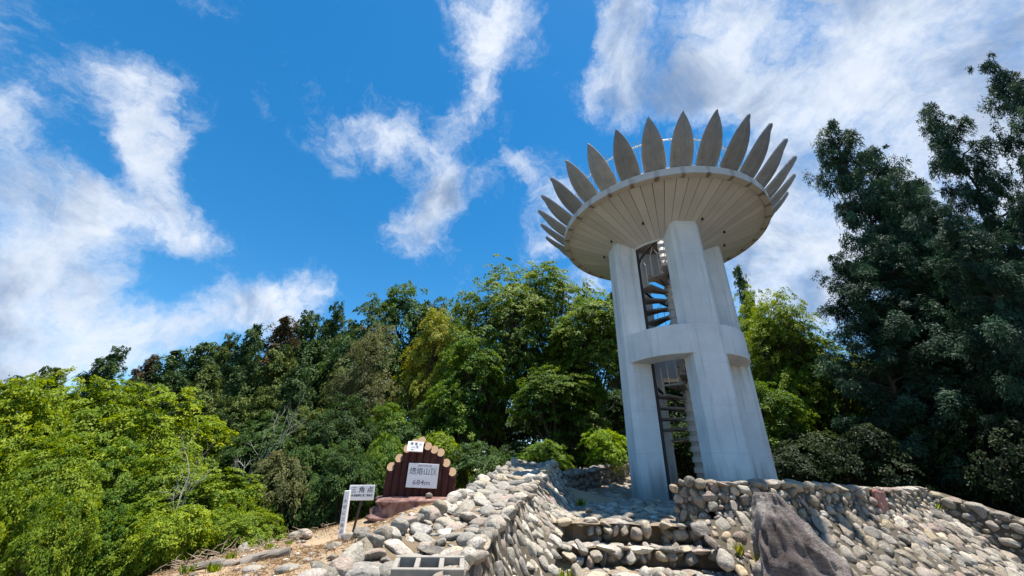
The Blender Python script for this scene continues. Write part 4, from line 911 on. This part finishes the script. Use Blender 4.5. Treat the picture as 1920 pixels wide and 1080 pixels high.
def tuft(x, y, z, n, h, col, label, name='grass_tuft', cat='plant', group='weeds', w=.11, sd=0, spread=.1):
    r = np.random.default_rng(500+sd); a = r.uniform(0, 2*PI, n); t = r.uniform(.1, .9, n); L = h*r.uniform(.6, 1.2, n)
    D = np.c_[np.cos(a)*t, np.sin(a)*t, np.ones(n)]; D = unit(D); C = np.c_[r.normal(size=n)*spread*.3, r.normal(size=n)*spread*.3, np.zeros(n)]+D*L[:, None]*.48; N = np.cross(D, r.normal(size=(n, 3)))
    o = link_mesh(name, leaf_mesh(name, C, N, D, L, L*w, M_LEAF), None, Matrix.Translation((x, y, z))); o.color = (*col, 1); tag(o, label, cat, group)
for i, (px, py, h, col, l) in enumerate([(430, 1050, .16, BR, 'green weed tuft on the slope below the withered fern'), (505, 1030, .16, BR, 'green weed tuft beside the weathered log'), (565, 1008, .14, BR2, 'green weed tuft against the mossy pale rock'), (585, 1000, .16, OL, 'pale weed tuft behind the mossy pale rock'), (400, 1076, .18, BR, 'green weed tuft at the lower left of the slope'), (350, 1078, .2, BR2, 'leafy weed tuft at the bottom left slope edge'), (625, 965, .2, OL, 'dry grass tuft behind the white stake'), (540, 1022, .12, BR, 'small weed tuft between the log and the rocks')]):
    p = at_ground(px, py); tuft(p[0], p[1], p[2], 45, h*.6, col, l, sd=i, w=.16)
p = at_ground(450, 1012); tuft(p[0], p[1], p[2], 260, .42, (.26, .10, .045), 'withered red-brown fern at the edge of the slope', 'withered_fern', 'fern', 'weeds', .16, 20, .25)
for i, (x, y, z, h, col, l) in enumerate([(2.62, 4.55, .78, .2, YE, 'yellow-green weed growing in the bank left of the boulder'), (2.45, 4.75, .9, .14, YE, 'small weed in the bank beside the steps'), (2.3, 5.2, 1.08, .12, OL, 'dry weed at the top right corner of the steps'), (.62, 4.45, .6, .2, BR2, 'green weed where the parapet meets the steps'), (1.22, 7.1, 1.15, .14, BR2, 'green weed at the foot of the parapet end'), (1.75, 10.1, 1.17, .12, BR, 'grass tuft beside the path behind the parapet'), (7.75, 7.85, 1.2, .16, BR, 'green weed in the corner of the retaining wall'), (6.9, 5.75, .5, .2, BR2, 'green weed at the foot of the bank'), (1.9, 4.6, .65, .1, YE, 'small weed on the lower step')]): tuft(x, y, z, 46, h, col, l, sd=40+i, w=.14)
tuft(2.72, 4.2, .62, 120, .2, (.30, .09, .03), 'rust-red dry fern at the left foot of the boulder', 'withered_fern', 'fern', 'weeds', .2, 60, .14)

def twig_stuff():
    r = np.random.default_rng(600); b = MB()
    for k in range(700):
        t = r.uniform(); px = 290+t*330; py = 1072-t*92+r.normal()*12; p = at_ground(px, min(py, 1078))
        a = r.uniform(0, 2*PI); l = r.uniform(.05, .2); z = p[2]+r.uniform(.0, .1); e = (p[0]+math.cos(a)*l, p[1]+math.sin(a)*l, z+r.normal()*.07)
        b.tube([(p[0], p[1], z), tuple((np.array([p[0], p[1], z])+np.array(e))/2+r.normal(size=3)*.02), e], [.006, .005, .002], 4, False)
    tag(b.build('twig_litter', m_bark('dry_twigs', (.16, .11, .075), (.38, .30, .22))), 'brown dead twigs littered along the edge of the dry slope', 'twigs', kind='stuff')
twig_stuff()

def gravel_stuff():
    r = np.random.default_rng(700); Vs = []; Fs = []; Rs = []; b = 0; V0, F0 = ico(1)
    x = r.uniform(-4.6, -.3, 900); y = r.uniform(2.6, 8.6, 900); k = (x < np.interp(y, [2, 3.07, 4.54, 5.58, 8.2, 9.6], [-1.5, -1.2, -.85, -.6, -.05, .3])) & (np.hypot((x+1.6)/3.3, (y-5.9)/4.2) < 1.05); x = x[k]; y = y[k]; z = ground_z(x, y)
    for i in range(len(x)):
        q = .012+.03*r.uniform()**3; V = V0*(1+.18*r.normal(size=V0.shape))*q*np.array([1.2, 1, .6])+[x[i], y[i], z[i]+q*.3]; Vs.append(V); Fs.append(F0+b); b += len(V); Rs.append(np.full(len(V), r.uniform()))
    me = mesh_from('gravel', np.concatenate(Vs), np.concatenate(Fs)); me.materials.append(M_STONE_J); a = me.attributes.new('rnd', 'FLOAT', 'POINT'); a.data.foreach_set('value', np.concatenate(Rs).astype(np.float32))
    tag(link_mesh('gravel', me), 'loose gravel scattered over the dry summit mound', 'gravel', kind='stuff')
gravel_stuff()
